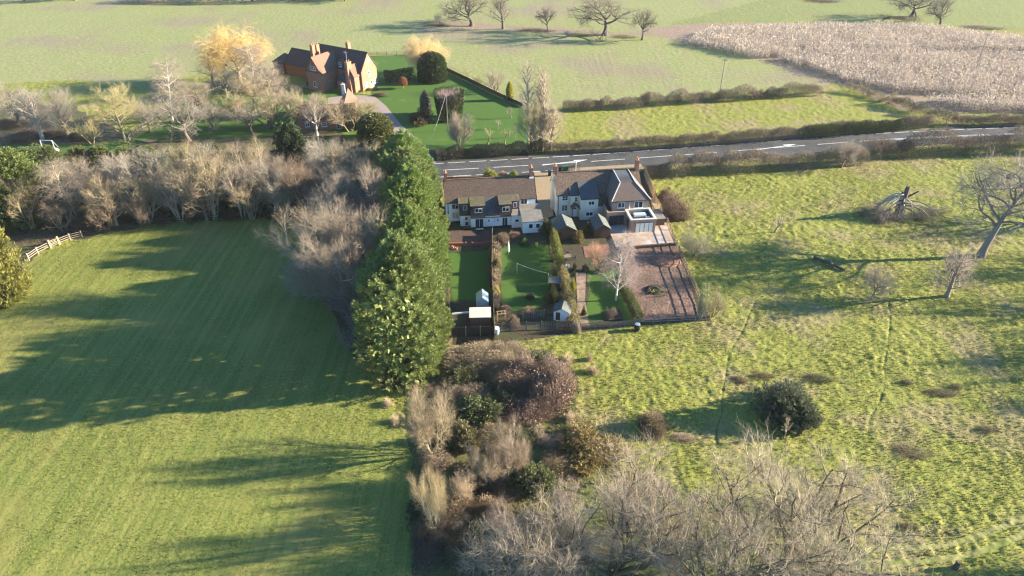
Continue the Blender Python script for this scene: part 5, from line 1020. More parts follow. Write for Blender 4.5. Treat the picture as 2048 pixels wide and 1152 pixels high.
for i, (a, b, t, w, c, lab) in enumerate([(1480, 768, 752, 40, (.17, .13, .07), 'dark rush clump behind the gorse bush'), (1525, 760, 744, 70, (.16, .125, .07), 'wide rush patch along the back of the gorse'), (1635, 768, 746, 76, (.105, .105, .05), 'dark rush ridge beside the gorse'), (1815, 773, 758, 34, (.14, .12, .06), 'round rush clump next to the trodden path'), (1880, 795, 776, 90, (.15, .125, .065), 'wide rush patch east of the trodden path'), (1912, 782, 767, 32, (.14, .12, .06), 'small rush clump behind the wide rush patch'), (1820, 920, 884, 96, (.20, .165, .09), 'brown rush patch below the trodden path end'), (1975, 868, 850, 52, (.15, .125, .07), 'rush clump near the picture edge'), (1366, 884, 866, 64, (.36, .26, .2), 'pale dead bramble beside the round brown bush'), (1815, 1062, 1044, 54, (.13, .115, .05), 'dark rush clump by the worn track')]):
    plant('tuft%d' % (i % 2), a, b, t, w, c, None, lab, 'rushes', 'rush clumps in the meadow', 'rush_clump', flat=.45)
for i, (a, b, t, w, lab) in enumerate([(1135, 730, 705, 30, 'near the thicket top'), (1185, 752, 732, 30, 'east of the bramble dome'), (1180, 722, 706, 16, 'small, above the meadow trail'), (1075, 880, 848, 40, 'in the clearing below the bramble dome'), (1118, 892, 866, 34, 'at the edge of the clearing'), (1150, 870, 838, 30, 'on the far side of the clearing'), (1095, 900, 876, 44, 'beside the rusty shrub'), (790, 852, 820, 26, 'pale, beside the pasture hedge bank'), (775, 815, 790, 24, 'on the pasture margin below the conifers'), (1140, 848, 815, 32, 'leaning on the bramble dome')]):
    plant('tuft%d' % (i % 2), a, b, t, w, (.46, .35, .24), None, 'straw coloured grass tussock ' + lab, 'tussock', 'straw coloured tussocks round the thicket', 'tussock', hm=.9)
# thicket below the gardens ---------------------------------------------------------
th = [('bramble0', 960, 752, 698, 120, (.23, .18, .115), 'brown bramble mass below the bottom panel fence'), ('bramble1', 1050, 800, 706, 130, (.235, .165, .12), 'tallest reddish brown bramble dome of the thicket'), ('bramble2', 1110, 830, 712, 110, (.25, .175, .13), 'eastern bramble dome facing the meadow'), ('bramble0', 1005, 775, 704, 110, (.22, .175, .11), 'bramble mass between the two domes and the fence'), ('bramble1', 905, 735, 700, 70, (.25, .19, .13), 'low bramble bank at the foot of the conifer'), ('bramble2', 1060, 865, 790, 120, (.225, .15, .11), 'reddish bramble slope in front of the tallest dome'), ('bramble0', 1010, 735, 695, 90, (.25, .195, .125), 'bramble ridge along the garden end'), ('bramble1', 1105, 790, 708, 90, (.21, .155, .12), 'dark hollowed bramble behind the eastern dome'),
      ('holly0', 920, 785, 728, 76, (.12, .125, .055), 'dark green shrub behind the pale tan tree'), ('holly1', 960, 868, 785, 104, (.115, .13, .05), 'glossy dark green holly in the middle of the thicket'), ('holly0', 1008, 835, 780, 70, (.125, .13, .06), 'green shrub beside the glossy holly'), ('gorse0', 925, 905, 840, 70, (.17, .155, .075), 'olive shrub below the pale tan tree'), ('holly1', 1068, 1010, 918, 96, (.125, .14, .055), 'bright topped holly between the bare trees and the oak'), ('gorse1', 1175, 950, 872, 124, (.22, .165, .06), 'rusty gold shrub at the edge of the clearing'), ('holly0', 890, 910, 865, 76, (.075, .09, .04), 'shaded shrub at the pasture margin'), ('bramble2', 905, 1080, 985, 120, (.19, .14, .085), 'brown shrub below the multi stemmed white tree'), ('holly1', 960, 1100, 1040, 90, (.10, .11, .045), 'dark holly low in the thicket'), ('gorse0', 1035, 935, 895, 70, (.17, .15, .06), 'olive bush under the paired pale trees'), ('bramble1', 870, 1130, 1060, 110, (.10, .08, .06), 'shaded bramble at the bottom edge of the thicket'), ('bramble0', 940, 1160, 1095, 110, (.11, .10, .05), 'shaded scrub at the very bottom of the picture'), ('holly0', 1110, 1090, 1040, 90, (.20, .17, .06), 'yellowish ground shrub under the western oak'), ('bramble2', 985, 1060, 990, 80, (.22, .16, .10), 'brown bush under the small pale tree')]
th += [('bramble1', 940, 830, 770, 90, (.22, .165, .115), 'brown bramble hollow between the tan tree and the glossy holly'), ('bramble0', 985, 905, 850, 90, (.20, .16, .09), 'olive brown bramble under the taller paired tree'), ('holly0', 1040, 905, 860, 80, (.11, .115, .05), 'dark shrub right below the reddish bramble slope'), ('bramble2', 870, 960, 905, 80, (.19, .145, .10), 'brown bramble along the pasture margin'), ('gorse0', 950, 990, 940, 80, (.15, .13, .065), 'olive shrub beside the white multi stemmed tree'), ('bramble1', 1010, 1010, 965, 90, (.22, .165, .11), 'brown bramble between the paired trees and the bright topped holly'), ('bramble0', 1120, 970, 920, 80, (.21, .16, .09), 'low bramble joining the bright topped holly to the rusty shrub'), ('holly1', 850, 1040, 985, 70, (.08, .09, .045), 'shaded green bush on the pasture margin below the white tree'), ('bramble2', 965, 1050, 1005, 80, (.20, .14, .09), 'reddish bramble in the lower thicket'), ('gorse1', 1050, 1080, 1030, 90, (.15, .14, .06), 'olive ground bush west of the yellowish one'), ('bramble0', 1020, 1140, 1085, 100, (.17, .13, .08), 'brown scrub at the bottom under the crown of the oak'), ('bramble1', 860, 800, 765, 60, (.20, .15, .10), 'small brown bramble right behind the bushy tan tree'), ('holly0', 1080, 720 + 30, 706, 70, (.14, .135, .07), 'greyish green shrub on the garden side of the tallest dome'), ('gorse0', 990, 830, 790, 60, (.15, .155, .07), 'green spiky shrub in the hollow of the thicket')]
for (kind, a, b, t, w, c, lab) in th: plant(kind, a, b, t, w * 1.22, c, None, lab, 'shrub' if 'bramble' not in kind else 'bramble', 'shrubs and brambles of the thicket', 'shrub' if 'bramble' not in kind else 'bramble')
G6 = 'bare trees of the thicket'
for (kind, a, b, t, w, c, tc, lab) in [('bushy0', 866, 905, 750, 132, (.30, .235, .145), (.36, .3, .2), 'bushy tan bare tree below the tallest conifer'), ('bushy1', 872, 1062, 905, 100, (.32, .255, .145), (.48, .40, .27), 'white multi stemmed bare tree beside the pasture'), ('bushy0', 1020, 960, 830, 96, (.29, .225, .165), (.38, .3, .24), 'taller of the paired pale trees in mid thicket'), ('bushy1', 975, 970, 862, 100, (.29, .225, .155), (.4, .33, .26), 'lower of the paired pale trees in mid thicket'), ('fan2', 1005, 1100, 976, 90, (.38, .27, .21), (.45, .38, .25), 'small pinkish tree with pale stem in the lower thicket'), ('fan1', 930, 1015, 930, 70, (.38, .29, .2), None, 'hazy bare tree beside the multi stemmed white one'), ('shrub2', 900, 1070, 1000, 90, (.30, .22, .16), None, 'low bare shrub at the pasture side of the lower thicket'), ('fan0', 1130, 1040, 945, 110, (.36, .3, .25), None, 'grey bare shrub tree joining the western oak')]:
    plant(kind, a, b, t, w, c, tc or tuple(x * .8 for x in c), lab, group=G6)
plant('grand0', 1548, 1165, 872, 470, (.33, .275, .19), (.10, .092, .055), 'huge spreading bare oak with mossy fork at the bottom of the picture', rz=0.6)
plant('grand1', 1222, 1180, 900, 430, (.33, .265, .19), (.10, .092, .055), 'huge bare oak west of the mossy forked one', rz=2.2)
plant('oak2', 1080, 1230, 985, 300, (.32, .255, .19), (.12, .105, .07), 'bare oak whose crown fills the bottom edge of the thicket', rz=1.0)
plant('oak2', 1400, 1250, 960, 300, (.32, .26, .185), (.12, .105, .07), 'bare oak between the two huge ones, nearest the camera', rz=4.0)
G7 = 'meadow trees beyond the picture edge'
for (kind, X, Y, h, w, lab) in [('oak1', 96, 84, 13, 13, 'meadow tree beyond the edge, level with the triangular crowned one'), ('oak0', 108, 96, 15, 14, 'meadow tree beyond the edge, level with the leaning one'), ('oak2', 92, 74, 12, 13, 'meadow tree beyond the edge, level with the rush clumps'), ('oak1', 104, 112, 13, 13, 'meadow tree beyond the edge, level with the broken one'), ('oak0', 84, 66, 9, 9, 'meadow tree beyond the edge, level with the gorse'), ('oak2', 63, 42, 9, 8, 'meadow tree beyond the edge, near the worn track')]:
    e = empty('tree', (X, Y, -.08), Y, lab, 'tree', G7); e.scale = (w, w, h); tm, cm = PROTO[kind]; obj('trunk', tm, None, e, color=DK); obj('crown', cm, None, e, color=GR)
# scattered trees out of frame to the east that cast the long shadows seen on the meadow
# maize: standing dry stalks
def maize(polys, sp_row, sp, h):
    g = np.random.default_rng(77); P = []
    for poly in polys:
        w = Gs(poly); xs = [p[0] for p in w]; yy = [p[1] for p in w]
        ax = np.arange(min(xs), max(xs), sp); ay = np.arange(min(yy), max(yy), sp_row); X, Y = np.meshgrid(ax, ay)
        X = X + g.normal(size=X.shape) * .12; Y = Y + g.normal(size=Y.shape) * .10; k = inpoly(X + (fbm(X * .4, Y * .4, 3) - .5) * 2, Y, w); P.append(np.stack([X[k], Y[k]], -1))
    P = np.concatenate(P); P = P[(vn(P[:, 0] / 3, P[:, 1] / 3, 8) > .12)]; n = len(P); H = h * (.65 + .5 * g.random(n)) * (.8 + .35 * vn(P[:, 0] / 7, P[:, 1] / 7, 4))
    base = np.stack([P[:, 0], P[:, 1], np.zeros(n)], -1); ln = g.normal(size=(n, 3)) * .10; ln[:, 2] = 1
    top = base + unit(ln) * H[:, None]; v, f = tubes(np.stack([base, (base + top) / 2, top], 1), np.tile([[.035, .03, .02]], (n, 1)), 3)
    Vs, Fs, o = [v], [f], len(v)
    for t in (.45, .65, .85, .97):
        p = base + (top - base) * t; a = g.random(n) * 6.283; d = np.stack([np.cos(a), np.sin(a), g.normal(size=n) * .5 + (.1 if t < .9 else .9)], -1)
        v, f = sprays(p, d, .75, .15, g); Vs.append(v); Fs.append(f + o); o += len(v)
    return mesh_np('maize', np.concatenate(Vs), np.concatenate(Fs))
mz = obj('maize', maize([[(1368, 88), (1420, 66), (1660, 54), (1834, 57), (2048, 84), (2400, 122), (2400, 140), (2048, 106), (1750, 104), (1560, 116), (1505, 118)], [(1556, 120), (1700, 108), (1900, 110), (2048, 116), (2400, 150), (2400, 226), (2048, 200), (1900, 192), (1790, 186), (1690, 164)], [(1840, 206), (1900, 200), (2048, 205), (2300, 216), (2300, 240), (2048, 226), (1960, 224), (1900, 216)]], .8, .42, 2.2), M['stalk'], color=(.54, .45, .36))
tag(mz, 'pale dry standing maize stalks on the upper field', 'maize', kind='stuff')
# ------------------------------------------------------------------ fences, poles and the small things
def fence(name, pts, h, m, label, step=2.4, kind='rails', rails=(.35, .75, 1.1), post=.06, cat='fence', pm=None, group=None, z0=0):
    """post + infill fence along ground points (world xy)"""
    c = seglen(pts); n = max(1, round(c[-1] / step)); o = pts[0]
    e = empty(name, (o[0], o[1], z0), 0, label, cat, group); P0 = np.array(pts)
    Q = [(float(np.interp(c[-1] * k / n, c, P0[:, 0])) - o[0], float(np.interp(c[-1] * k / n, c, P0[:, 1])) - o[1]) for k in range(n + 1)]
    pme = MB().box(-post, post, -post, post, -.1, h + .08).mesh('post')
    for k in range(n + 1):
        dx, dy = Q[min(k + 1, n)][0] - Q[max(k - 1, 0)][0], Q[min(k + 1, n)][1] - Q[max(k - 1, 0)][1]
        obj('post', pme, M[pm or m], e, loc=(Q[k][0], Q[k][1], 0), rot=(0, 0, math.atan2(dy, dx)))
    for k in range(n):
        a, b = Q[k], Q[k + 1]; L = math.dist(a, b); rz = math.atan2(b[1] - a[1], b[0] - a[0]); mb = MB(); p = post
        if kind == 'rails':
            for r in rails: mb.box(p, L - p, -.025, .025, r - .04, r + .04)
            nm = 'rails'
        elif kind == 'panel':
            j = 0; x = p
            while x < L - p - .01:
                x2 = min(L - p, x + .3); mb.box(x, x2 - .01, -.02 + .012 * (j % 2), .0 + .012 * (j % 2), .03, h); x = x2; j += 1
            mb.box(p, L - p, .014, .05, h - .25, h - .15); nm = 'panel'
        elif kind == 'trellis':
            x = p
            while x < L - p: mb.box(x, x + .035, -.015, .0, .1, h); x += .22
            z = .12
            while z < h: mb.box(p, L - p, .002, .017, z, z + .035); z += .22
            nm = 'trellis'
        elif kind == 'picket':
            x = p
            while x < L - p - .07: mb.box(x, x + .07, -.03, -.008, .05, h); x += .16
            for r in (.25, h - .22): mb.box(p, L - p, -.006, .03, r, r + .07)
            nm = 'pickets'
        elif kind == 'wall': mb.box(-p, L + p, -.12, .12, 0, h); nm = 'panel'
        mb.build(nm, M[m], e, loc=(a[0], a[1], 0), rot=(0, 0, rz))
    return e
fence('panel_fence', Gs([(985, 470), (984, 540), (986, 600), (990, 684)]), 1.5, 'fence', 'tall weathered fence between the two white cottage gardens', 2.2, 'panel')
fence('low_fence', Gs([(889, 486), (892, 540), (897, 590), (903, 655)]), 1.0, 'fence', 'thin fence between the narrow lawn and the conifer row', 2.4, 'rails', (.3, .6, .9), .05)
fence('panel_fence', Gs([(903, 672), (990, 670)]), 1.45, 'fencedark', 'grey panel fence with concrete posts closing the narrow garden', 1.85, 'panel', pm='rail')
fence('trellis_fence', Gs([(992, 662), (1060, 660), (1143, 657)]), 1.35, 'fence', 'trellis fence at the bottom of the middle garden', 1.9, 'trellis')
fence('trellis_fence', Gs([(1046, 638), (1088, 635)]), 1.3, 'fence', 'short trellis screen behind the bottom trellis fence', 1.8, 'trellis')
fence('picket_fence', Gs([(1160, 658), (1220, 655), (1278, 650)]), 1.0, 'fence', 'pale picket fence below the birch lawn', 2.2, 'picket')
fence('timber_fence', Gs([(1310, 404), (1330, 440), (1352, 492), (1374, 545), (1400, 605), (1412, 640)]), 1.3, 'timber', 'new timber fence between the cream cottage plot and the meadow', 1.9, 'rails', (.3, .75, 1.15), .05)
fence('boarded_fence', Gs([(1288, 352), (1297, 372), (1308, 400)]), 1.9, 'timber', 'tall boarded fence beside the cream gable', 1.9, 'panel')
fence('wire_fence', Gs([(1278, 648), (1345, 646), (1418, 641)]), 1.0, 'fence', 'low post fence along the bottom of the earth plot', 2.2, 'rails', (.4, .85), .045)
fence('board_fence', Gs([(892, 142), (940, 165), (990, 190), (1045, 215)]), 1.1, 'fencedark', 'dark boarded fence from the yew dome along the crop field', 2.6, 'panel')
fence('post_fence', Gs([(897, 138), (945, 160), (1000, 187), (1050, 210)]), 1.0, 'rail', 'pale post and rail fence just outside the dark boarded one', 3, 'rails', (.5, .95))
fence('post_fence', Gs([(735, 112), (770, 112), (808, 111), (850, 113)]), 1.2, 'rail', 'pale fence behind the farmhouse lawn', 3, 'rails', (.4, .8, 1.15), .08)
fence('paddock_fence', densify(Gs([(258, 290), (262, 278), (280, 262), (310, 246), (336, 230)]), 2), 1.3, 'rail', 'pale curved rail fence at the yellowish tree', 2.6, 'rails', (.45, 1.15), .09)
fence('paddock_fence', densify(Gs([(415, 192), (445, 180), (476, 166)]), 2), 1.3, 'rail', 'short pale rail fence below the golden willow', 2.6, 'rails', (.45, 1.15), .09)
fence('paddock_fence', densify(Gs([(-20, 632), (8, 606), (30, 582), (48, 560), (51, 540)]), 1.5), 1.15, 'rail', 'white rail fence curving round the yellow conifer', 2.4, 'rails', (.3, .65, 1.0), .08)
fence('paddock_fence', densify(Gs([(58, 520), (80, 505), (100, 496)]), 1.5), 1.15, 'rail', 'white rail fence between the yellow conifer and the gate', 2.0, 'rails', (.3, .65, 1.0), .08)
fence('paddock_fence', densify(Gs([(120, 488), (140, 480), (165, 474)]), 1.5), 1.15, 'rail', 'white rail fence beyond the gate towards the belt', 2.0, 'rails', (.3, .65, 1.0), .08)
fence('stock_fence', densify(Gs([(165, 474), (300, 452), (400, 443), (500, 434), (640, 436), (690, 470)]), 3), 1.0, 'fencedark', 'dark stock fence between the tree belt and the shaded pasture', 3.4, 'rails', (.5, .95), .06)
fence('stock_fence', Gs([(1600, 338), (1660, 335), (1720, 331)]), 1.0, 'fence', 'low fence in front of the meadow hedge', 3, 'rails', (.4, .85), .05)
fence('brick_planter', Gs([(896, 492), (932, 491)]), .55, 'terrac_trough', 'red brick planter wall below the paved yard, conifer side', 4.5, 'wall', post=.14, cat='planter')
fence('brick_planter', Gs([(945, 491), (982, 489)]), .55, 'terrac_trough', 'red brick planter wall below the paved yard, middle fence side', 4.5, 'wall', post=.14, cat='planter')
# gate by the yellow conifer
a, b = G(102, 496), G(119, 489); L = math.dist(a, b)
gt = empty('field_gate', (*a, 0), math.atan2(b[1] - a[1], b[0] - a[0]), 'wooden field gate with brown post in the white rail fence', 'gate')
mb = MB()
for z in (.25, .5, .75, 1.0, 1.2): mb.box(.1, L - .1, -.02, .02, z - .04, z + .04)
mb.tube([(.1, .03, .25), (L - .1, .03, 1.2)], .035, 4).build('bars', M['rail'], gt)
for x in (0, L): MB().box(x - .12, x + .12, -.12, .12, -.1, 1.5).build('post', M['timber'], gt)
# poles and wire
def pole(px, py, top, label, m='pole', arm=True, r=.14):
    x, y = G(px, py); h = height_at(y, top); e = empty('utility_pole', (x, y, 0), 0, label, 'pole')
    MB().tube([(0, 0, -.1), (0, 0, h)], r, 8, r * .7).build('shaft', M[m], e)
    if arm:
        MB().box(-.7, .7, -.05, .05, h - .45, h - .33).build('crossarm', M['pole'], e)
        for u in (-.6, 0, .6): MB().lathe([(.05, 0), (.07, .08), (.03, .16)], 6, (u, 0, h - .33)).build('insulator', M['metal'], e)
    return (x, y, h)
p1 = pole(1055, 303, 222, 'pale utility pole beside the tall poplar at the road', 'polelight', False)
pole(1438, 196, 117, 'wooden pole standing in the field hedge', 'pole'); pole(1951, 140, 67, 'wooden pole rising from the maize')
p4 = pole(896, 262, 186, 'slim pale pole standing in front of the topiary cup', 'fence', False, .085)
ex, ey = G(852, 318); w0 = Vector((p4[0], p4[1], p4[2] - .2)); w1 = Vector((ex, ey, 1.2))
gw = MB().tube([w0.lerp(w1, t) - Vector((0, 0, .5 * math.sin(math.pi * t))) for t in np.linspace(0, 1, 12)], .022, 4).build('stay_wire', M['polelight']); tag(gw, 'pale wire running from the garden pole down to the road hedge', 'wire')
# goal
x, y = G(86, 298); gl_ = empty('football_goal', (x, y, 0), R(-6), 'white football goal frame on the grass by the trees', 'goal')
W = metres(26, y); MB().tube([(0, 0, 0), (0, 0, 2.0), (W, 0, 2.0), (W, 0, 0)], .09, 6).build('frame', M['upvc'], gl_); MB().tube([(0, 0, 2), (0, 1.2, 0), (W, 1.2, 0), (W, 0, 2)], .05, 5).build('back_stay', M['metal'], gl_)
x, y = G(113, 304); tag(MB().lathe([(.1, 0), (.5, .05), (.62, .4), (.4, .75), (.1, .85)], 12).build('white_sack', M['upvc'], loc=(x, y, 0)), 'white rounded sack lying near the goal', 'sack')
# fallen log, broken tree
x, y = G(1627, 518); x2, y2 = G(1690, 543); lg = MB().tube([(0, 0, .25), ((x2 - x) * .4, (y2 - y) * .4 + .25, .3), ((x2 - x) * .75, (y2 - y) * .75, .28), (x2 - x, y2 - y, .2)], .36, 9, .2)
lo = lg.build('fallen_log', M['bark'], loc=(x, y, 0), color=(.09, .075, .06)); tag(lo, 'dark fallen log lying in the meadow by the low rounded tree', 'log')
mb = MB(); g = random.Random(3)
for k in range(7):
    t = .1 + .8 * g.random(); p = Vector(((x2 - x) * t, (y2 - y) * t, .4)); mb.tube([p, p + Vector((g.uniform(-.8, .8), g.uniform(-.8, .8), g.uniform(.2, .8)))], .06, 4, .02)
mb.build('branch_stub', M['bark'], lo, color=(.22, .18, .15))
bx, by = G(1797, 428); bt = empty('broken_tree', (bx, by, -.05), 0, 'shattered tree stump with its fallen bare branches splayed round it', 'tree')
sh = height_at(by, 372); mb = MB().tube([(0, 0, -.1), (.05, 0, sh * .35), (.12, .05, sh * .75), (.16, .05, sh)], .62, 9, .34).tube([(-.35, .1, 0), (-.5, .2, sh * .45), (-.42, .2, sh * .78)], .42, 8, .12).tube([(.1, 0, sh * .55), (1.2, .2, sh * .66), (2.4, .3, sh * .80)], .26, 7, .12).tube([(0, 0, .15), (1.1, -.6, -.05)], .34, 6, .1).tube([(0, 0, .15), (-1.0, -.5, -.05)], .34, 6, .1)
mb.build('trunk', M['bark'], bt, color=(.10, .08, .065))
def fallen(seed, n, a0, a1, L, z0, col, lcol):
    gg = np.random.default_rng(seed); P = []; Q = []
    for k in range(n):
        az = R(a0 + (a1 - a0) * gg.random()); l = L * (.55 + .6 * gg.random()); zz = z0 * (.45 + .75 * gg.random()); bend = gg.normal() * .35; pts = []
        for j in range(11):
            t = j / 10; r = l * t ** .85; q = az + bend * t; fall = max(0.0, 1 - (t / .62) ** 2)
            pts.append((math.cos(q) * r + gg.normal() * .10, math.sin(q) * r * .8 + gg.normal() * .10, .12 + zz * fall * (1 + .5 * t) + .30 * gg.random() * t))
        P.append(pts); Q.append(np.linspace(.15, .025, 11))
    P = np.array(P); Q = np.array(Q); v, f = tubes(P, Q, 5); obj('fallen_limb', mesh_np('fallen_limb', v, f, True), M['bark'], bt, color=lcol)
    m = n * 50; idx = gg.integers(0, n, m); tt = .38 + .62 * gg.random(m); fi = tt * 10; i0 = np.minimum(fi.astype(int), 9); w = (fi - i0)[:, None]
    pos = P[idx, i0] * (1 - w) + P[idx, i0 + 1] * w; d = unit(P[idx, i0 + 1] - P[idx, i0]) + gg.normal(size=pos.shape) * .75 + np.array([0, 0, .25])
    v1, f1 = blades(pos, d, 1.3, .018, gg); rep = np.repeat(pos + unit(d) * .8, 4, 0)
    v2, f2 = blades(rep + gg.normal(size=rep.shape) * .3, np.repeat(d, 4, 0) + gg.normal(size=rep.shape) * .8, .7, .009, gg)
    v = np.concatenate([v1, v2]); v[:, 2] = np.maximum(v[:, 2], .03); obj('twigs', mesh_np('twigs', v, np.concatenate([f1, f2 + len(v1)])), M['twig'], bt, color=col)
fallen(4, 12, 150, 215, 6.8, sh * .6, (.22, .185, .155), (.40, .33, .27)); fallen(5, 9, -40, 15, 9.0, sh * .4, (.18, .165, .115), (.26, .225, .18)); fallen(6, 4, 235, 300, 4.2, sh * .5, (.30, .25, .21), (.42, .35, .29))
# bins, barrels, garden furniture
def barrel(px, py, r, h, m, label, lid=None, cat='barrel'):
    x, y = G(px, py); e = empty('water_barrel', (x, y, 0), 0, label, cat)
    MB().lathe([(r * .82, 0), (r, h * .3), (r, h * .7), (r * .86, h)], 14).build('body', M[m], e); MB().lathe([(r * .9, h), (r * .9, h + .06), (r * .3, h + .09)], 14).build('lid', M[lid or m], e)
barrel(993, 668, .42, 1.0, 'blueplastic', 'pale blue barrel outside the end of the middle fence', 'upvc'); barrel(1274, 660, .42, .95, 'blackplastic', 'dark blue barrel at the end of the picket fence', 'blueplastic')
def bin_(px, py, m, label):
    x, y = G(px, py); e = empty('wheelie_bin', (x, y, 0), R(8), label, 'bin')
    MB().hexa([(-.24, -.26, .1), (.24, -.26, .1), (.24, .26, .1), (-.24, .26, .1)], [(-.29, -.33, 1.0), (.29, -.33, 1.0), (.29, .33, 1.0), (-.29, .33, 1.0)]).build('body', M[m], e)
    MB().hexa([(-.31, -.37, 1.002), (.31, -.37, 1.002), (.31, .35, 1.002), (-.31, .35, 1.002)], [(-.27, -.3, 1.1), (.27, -.3, 1.1), (.27, .3, 1.1), (-.27, .3, 1.1)]).build('lid', M[m], e)
    for u in (-.24, .24): MB().lathe([(.1, -.03), (.1, .03)], 10).build('wheel', M['blackplastic'], e, loc=(u, .24, .1), rot=(0, R(90), 0))
bin_(1099, 352, 'blackplastic', 'black wheelie bin at the road corner of the cream gable'); bin_(1127, 342, 'greenplastic', 'green wheelie bin behind the cream cottage, nearest the gable'); bin_(1133, 341.5, 'greenplastic', 'green wheelie bin behind the cream cottage, farther along')
bin_(1120, 343, 'blackplastic', 'black wheelie bin behind the cream ridge beside the green ones')
hedge([(1136, 342), (1160, 341)], 1.0, 1.2, (.12, .09, .07), 160, 'dark low hedge between the road and the cream cottage', .3, seed=30, L=.3)
fence('roadside_wall', Gs([(892, 362), (930, 361), (975, 360)]), .9, 'brick', 'low dark brick wall in front of the white cottages', 6, 'wall', post=.14, cat='wall')
x, y = G(1151, 350); sg = empty('sign_post', (x, y, 0), 0, 'thin white post standing by the road behind the cream cottage', 'post'); MB().tube([(0, 0, 0), (0, 0, 2.6)], .045, 6).build('shaft', M['upvc'], sg); MB().lathe([(.07, 2.6), (.07, 2.66), (.02, 2.7)], 8).build('cap', M['upvc'], sg)
x, y = G(1017, 508); ps = empty('parasol', (x, y, 0), 0, 'closed white parasol standing on the shaded lawn', 'parasol'); MB().tube([(0, 0, 0), (0, 0, 2.4)], .03, 6).build('pole', M['metal'], ps); MB().lathe([(.2, .55), (.17, 1.2), (.10, 2.0), (.03, 2.35)], 10).build('canopy', M['upvc'], ps)
def table_set(px, py):
    x, y = G(px, py); e = empty('garden_table', (x, y, 0), R(12), 'wooden garden table on the dark paving by the brick path', 'table')
    mb = MB()
    for k in range(6): mb.box(-.7, .7, -.42 + k * .14, -.42 + k * .14 + .12, .70, .74)
    mb.build('tabletop', M['fence'], e)
    for sx in (-.6, .6):
        for sy in (-.34, .34): MB().box(sx - .04, sx + .04, sy - .04, sy + .04, 0, .698).build('leg', M['fence'], e)
    for (ox, oy, rz, lab) in ((-1.1, -.1, 90, 'wooden garden chair at the hedge end of the table'), (1.05, .1, -90, 'wooden garden chair at the path end of the table'), (0, 1.0, 0, 'wooden garden chair behind the table, shed side')):
        c = empty('garden_chair', (x + ox, y + oy, 0), R(rz), lab, 'chair', 'chairs round the garden table')
        MB().box(-.25, .25, -.25, .25, .42, .46).build('seat', M['fence'], c); MB().box(-.25, .25, .22, .26, .461, .95).build('backrest', M['fence'], c)
        for sx in (-.22, .22):
            for sy in (-.22, .2): MB().box(sx - .025, sx + .025, sy - .025, sy + .025, 0, .419).build('leg', M['fence'], c)
table_set(1135, 520)
x, y = G(1134, 535); tag(MB().lathe([(.3, 0), (.38, .35), (.42, .42), (.3, .44), (.28, .36)], 12).build('fire_bowl', M['metal'], loc=(x, y, 0)), 'round grey fire bowl near the garden table', 'fire bowl')
x, y = G(1073, 492); tag(MB().lathe([(.16, 0), (.26, .5), (.27, .55), (.2, .56)], 10).build('yellow_tub', plain('yellow_tub', (.6, .5, .05)), loc=(x, y, 0)), 'yellow tub at the top edge of the middle lawn', 'tub')
for (px, py, lab) in ((906, 496, 'terracotta pot beside the planter wall'), (913, 499, 'pale pot on the edge of the narrow lawn'), (1007, 650, 'dark pot by the trellis fence')):
    x, y = G(px, py); tag(MB().lathe([(.14, 0), (.22, .36), (.24, .38), (.2, .4), (.18, .34)], 10).build('plant_pot', M['terracotta'], loc=(x, y, 0)), lab, 'pot', 'plant pots in the gardens')
# timber arch / raised beds
ar = empty('garden_arch', (*G(996, 648), 0), R(10), 'straw coloured wooden arch at the bottom of the middle garden', 'arch')
for u in (0, 1.1):
    for v in (0, .7): MB().box(u - .04, u + .04, v - .04, v + .04, 0, 1.6).build('post', M['timber'], ar)
MB().box(-.1, 1.2, -.04, .04, 1.602, 1.68).box(-.1, 1.2, .66, .74, 1.602, 1.68).box(.0, .06, .05, .65, 1.61, 1.66).box(.5, .56, .05, .65, 1.61, 1.66).box(1.04, 1.1, .05, .65, 1.61, 1.66).build('top_rail', M['timber'], ar)
bd = MB().prism([G(906, 604), G(952, 603), G(955, 624), G(907, 626)], 0, .12).build('vegetable_bed', M['garden']); tag(bd, 'dark dug vegetable bed beside the greenhouse', 'garden bed')
tag(MB().prism([G(904, 628), G(948, 624), G(948, 626), G(904, 630)], 0, .2).build('bed_edge', M['upvc']), 'white edging board below the vegetable bed', 'edging')
sq = MB().prism([G(1212, 622), G(1240, 621), G(1246, 640), G(1217, 642)], 0, .22).build('raised_bed', M['fencedark']); tag(sq, 'dark square raised bed below the birch', 'garden bed')
def heap(name, px, py, rx, ry, h, m, label, seed):
    x, y = G(px, py); n = 28; u = np.linspace(-1, 1, n); X, Y = np.meshgrid(u, u); r2 = X ** 2 + Y ** 2
    zz = h * np.clip(1 - r2, 0, 1) ** .8 * (.6 + .8 * fbm(X * 3 + seed, Y * 3, seed)) - .1 * (r2 > 1)
    i = np.arange(n * n).reshape(n, n); f = np.stack([i[:-1, :-1], i[:-1, 1:], i[1:, 1:], i[1:, :-1]], -1).reshape(-1, 4)
    return tag(obj(name, mesh_np(name, np.stack([X * rx, Y * ry, zz], -1).reshape(-1, 3), f, True), M[m], loc=(x, y, 0)), label, 'heap')
heap('clay_heap', 1330, 522, 2.6, 2.0, .45, 'redspoil', 'low heap of red clay on the earth plot below the patio', 3)
heap('bonfire_heap', 1311, 580, 1.6, 1.4, .45, 'garden', 'dark burnt heap in the middle of the earth plot', 5)
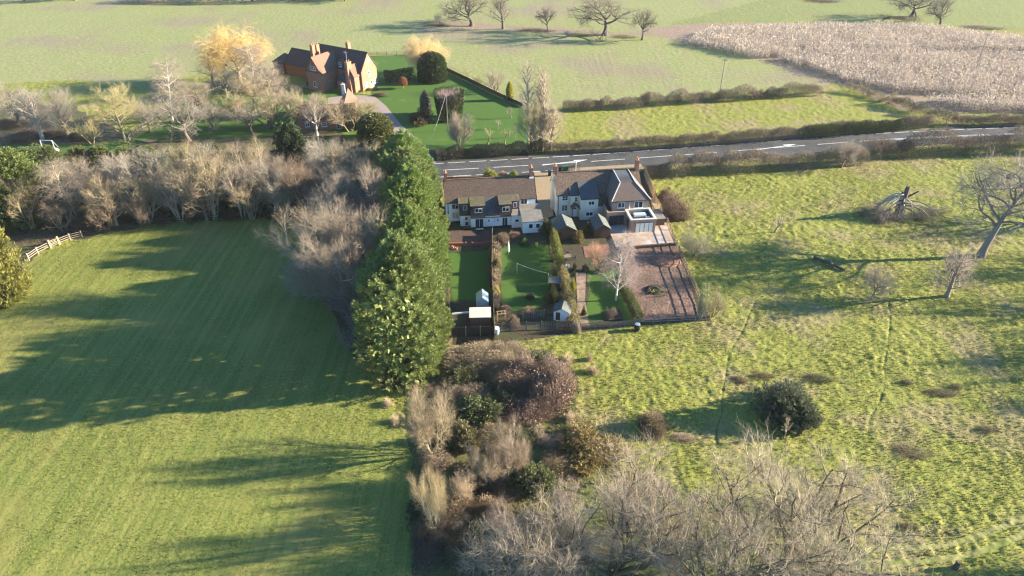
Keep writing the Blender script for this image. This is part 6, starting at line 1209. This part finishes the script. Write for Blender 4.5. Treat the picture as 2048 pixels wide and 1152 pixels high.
for (px, py, lab, s) in ((1299, 586, 'short wooden stakes stuck beside the dark heap', 1), (1331, 588, 'leaning timber offcuts on the meadow side of the dark heap', 2)):
    x, y = G(px, py); gg = random.Random(s); mb = MB()
    for k in range(5): p = Vector((gg.uniform(-.4, .4), gg.uniform(-.6, .6), 0)); mb.tube([p, p + Vector((gg.uniform(-.5, .5), gg.uniform(-.6, .6), gg.uniform(.5, 1.1)))], .06, 4)
    tag(mb.build('timber_pile', M['timber'], loc=(x, y, 0)), lab, 'timber')
x, y = G(1911, 1136); tag(MB().tube([(0, 0, -.1), (.1, .05, .8)], .28, 8, .22).build('tree_stump', M['bark'], loc=(x, y, 0), color=(.07, .055, .045)), 'short dark stump standing near the worn track', 'stump')
for (u0, lab) in ((1058, 'pole of the washing line beside the small shelter'),):
    a = Vector((*G(1034, 548), 1.9)); b = Vector((*G(1096, 568), 1.9)); wl = empty('washing_line', (a.x, a.y, 0), 0, 'thin pale washing line across the shaded lawn', 'washing line')
    d = b - a; MB().tube([Vector((0, 0, 1.9)).lerp(Vector((d.x, d.y, 1.9)), t) - Vector((0, 0, .15 * math.sin(math.pi * t))) for t in np.linspace(0, 1, 8)], .012, 4).build('line', M['upvc'], wl)
    for p in (Vector((0, 0, 0)), Vector((d.x, d.y, 0))): MB().tube([p, p + Vector((0, 0, 1.95))], .022, 6).build('post', M['metal'], wl)

# ------------------------------------------------------------------ winter haze in the air
hzm = bpy.data.materials.new('haze'); hzm.use_nodes = True; nt = hzm.node_tree; nt.nodes.clear()
vo = nt.nodes.new('ShaderNodeVolumePrincipled'); out = nt.nodes.new('ShaderNodeOutputMaterial'); nt.links.new(vo.outputs[0], out.inputs['Volume'])
vo.inputs['Color'].default_value = (0.97, 0.96, 0.92, 1); vo.inputs['Density'].default_value = 0.00006; vo.inputs['Anisotropy'].default_value = 0.0
tag(MB().box(-420, 420, -40, 620, -2.0, 64.0).build('haze', hzm), 'thin pale winter haze over the far fields', 'haze', kind='stuff')
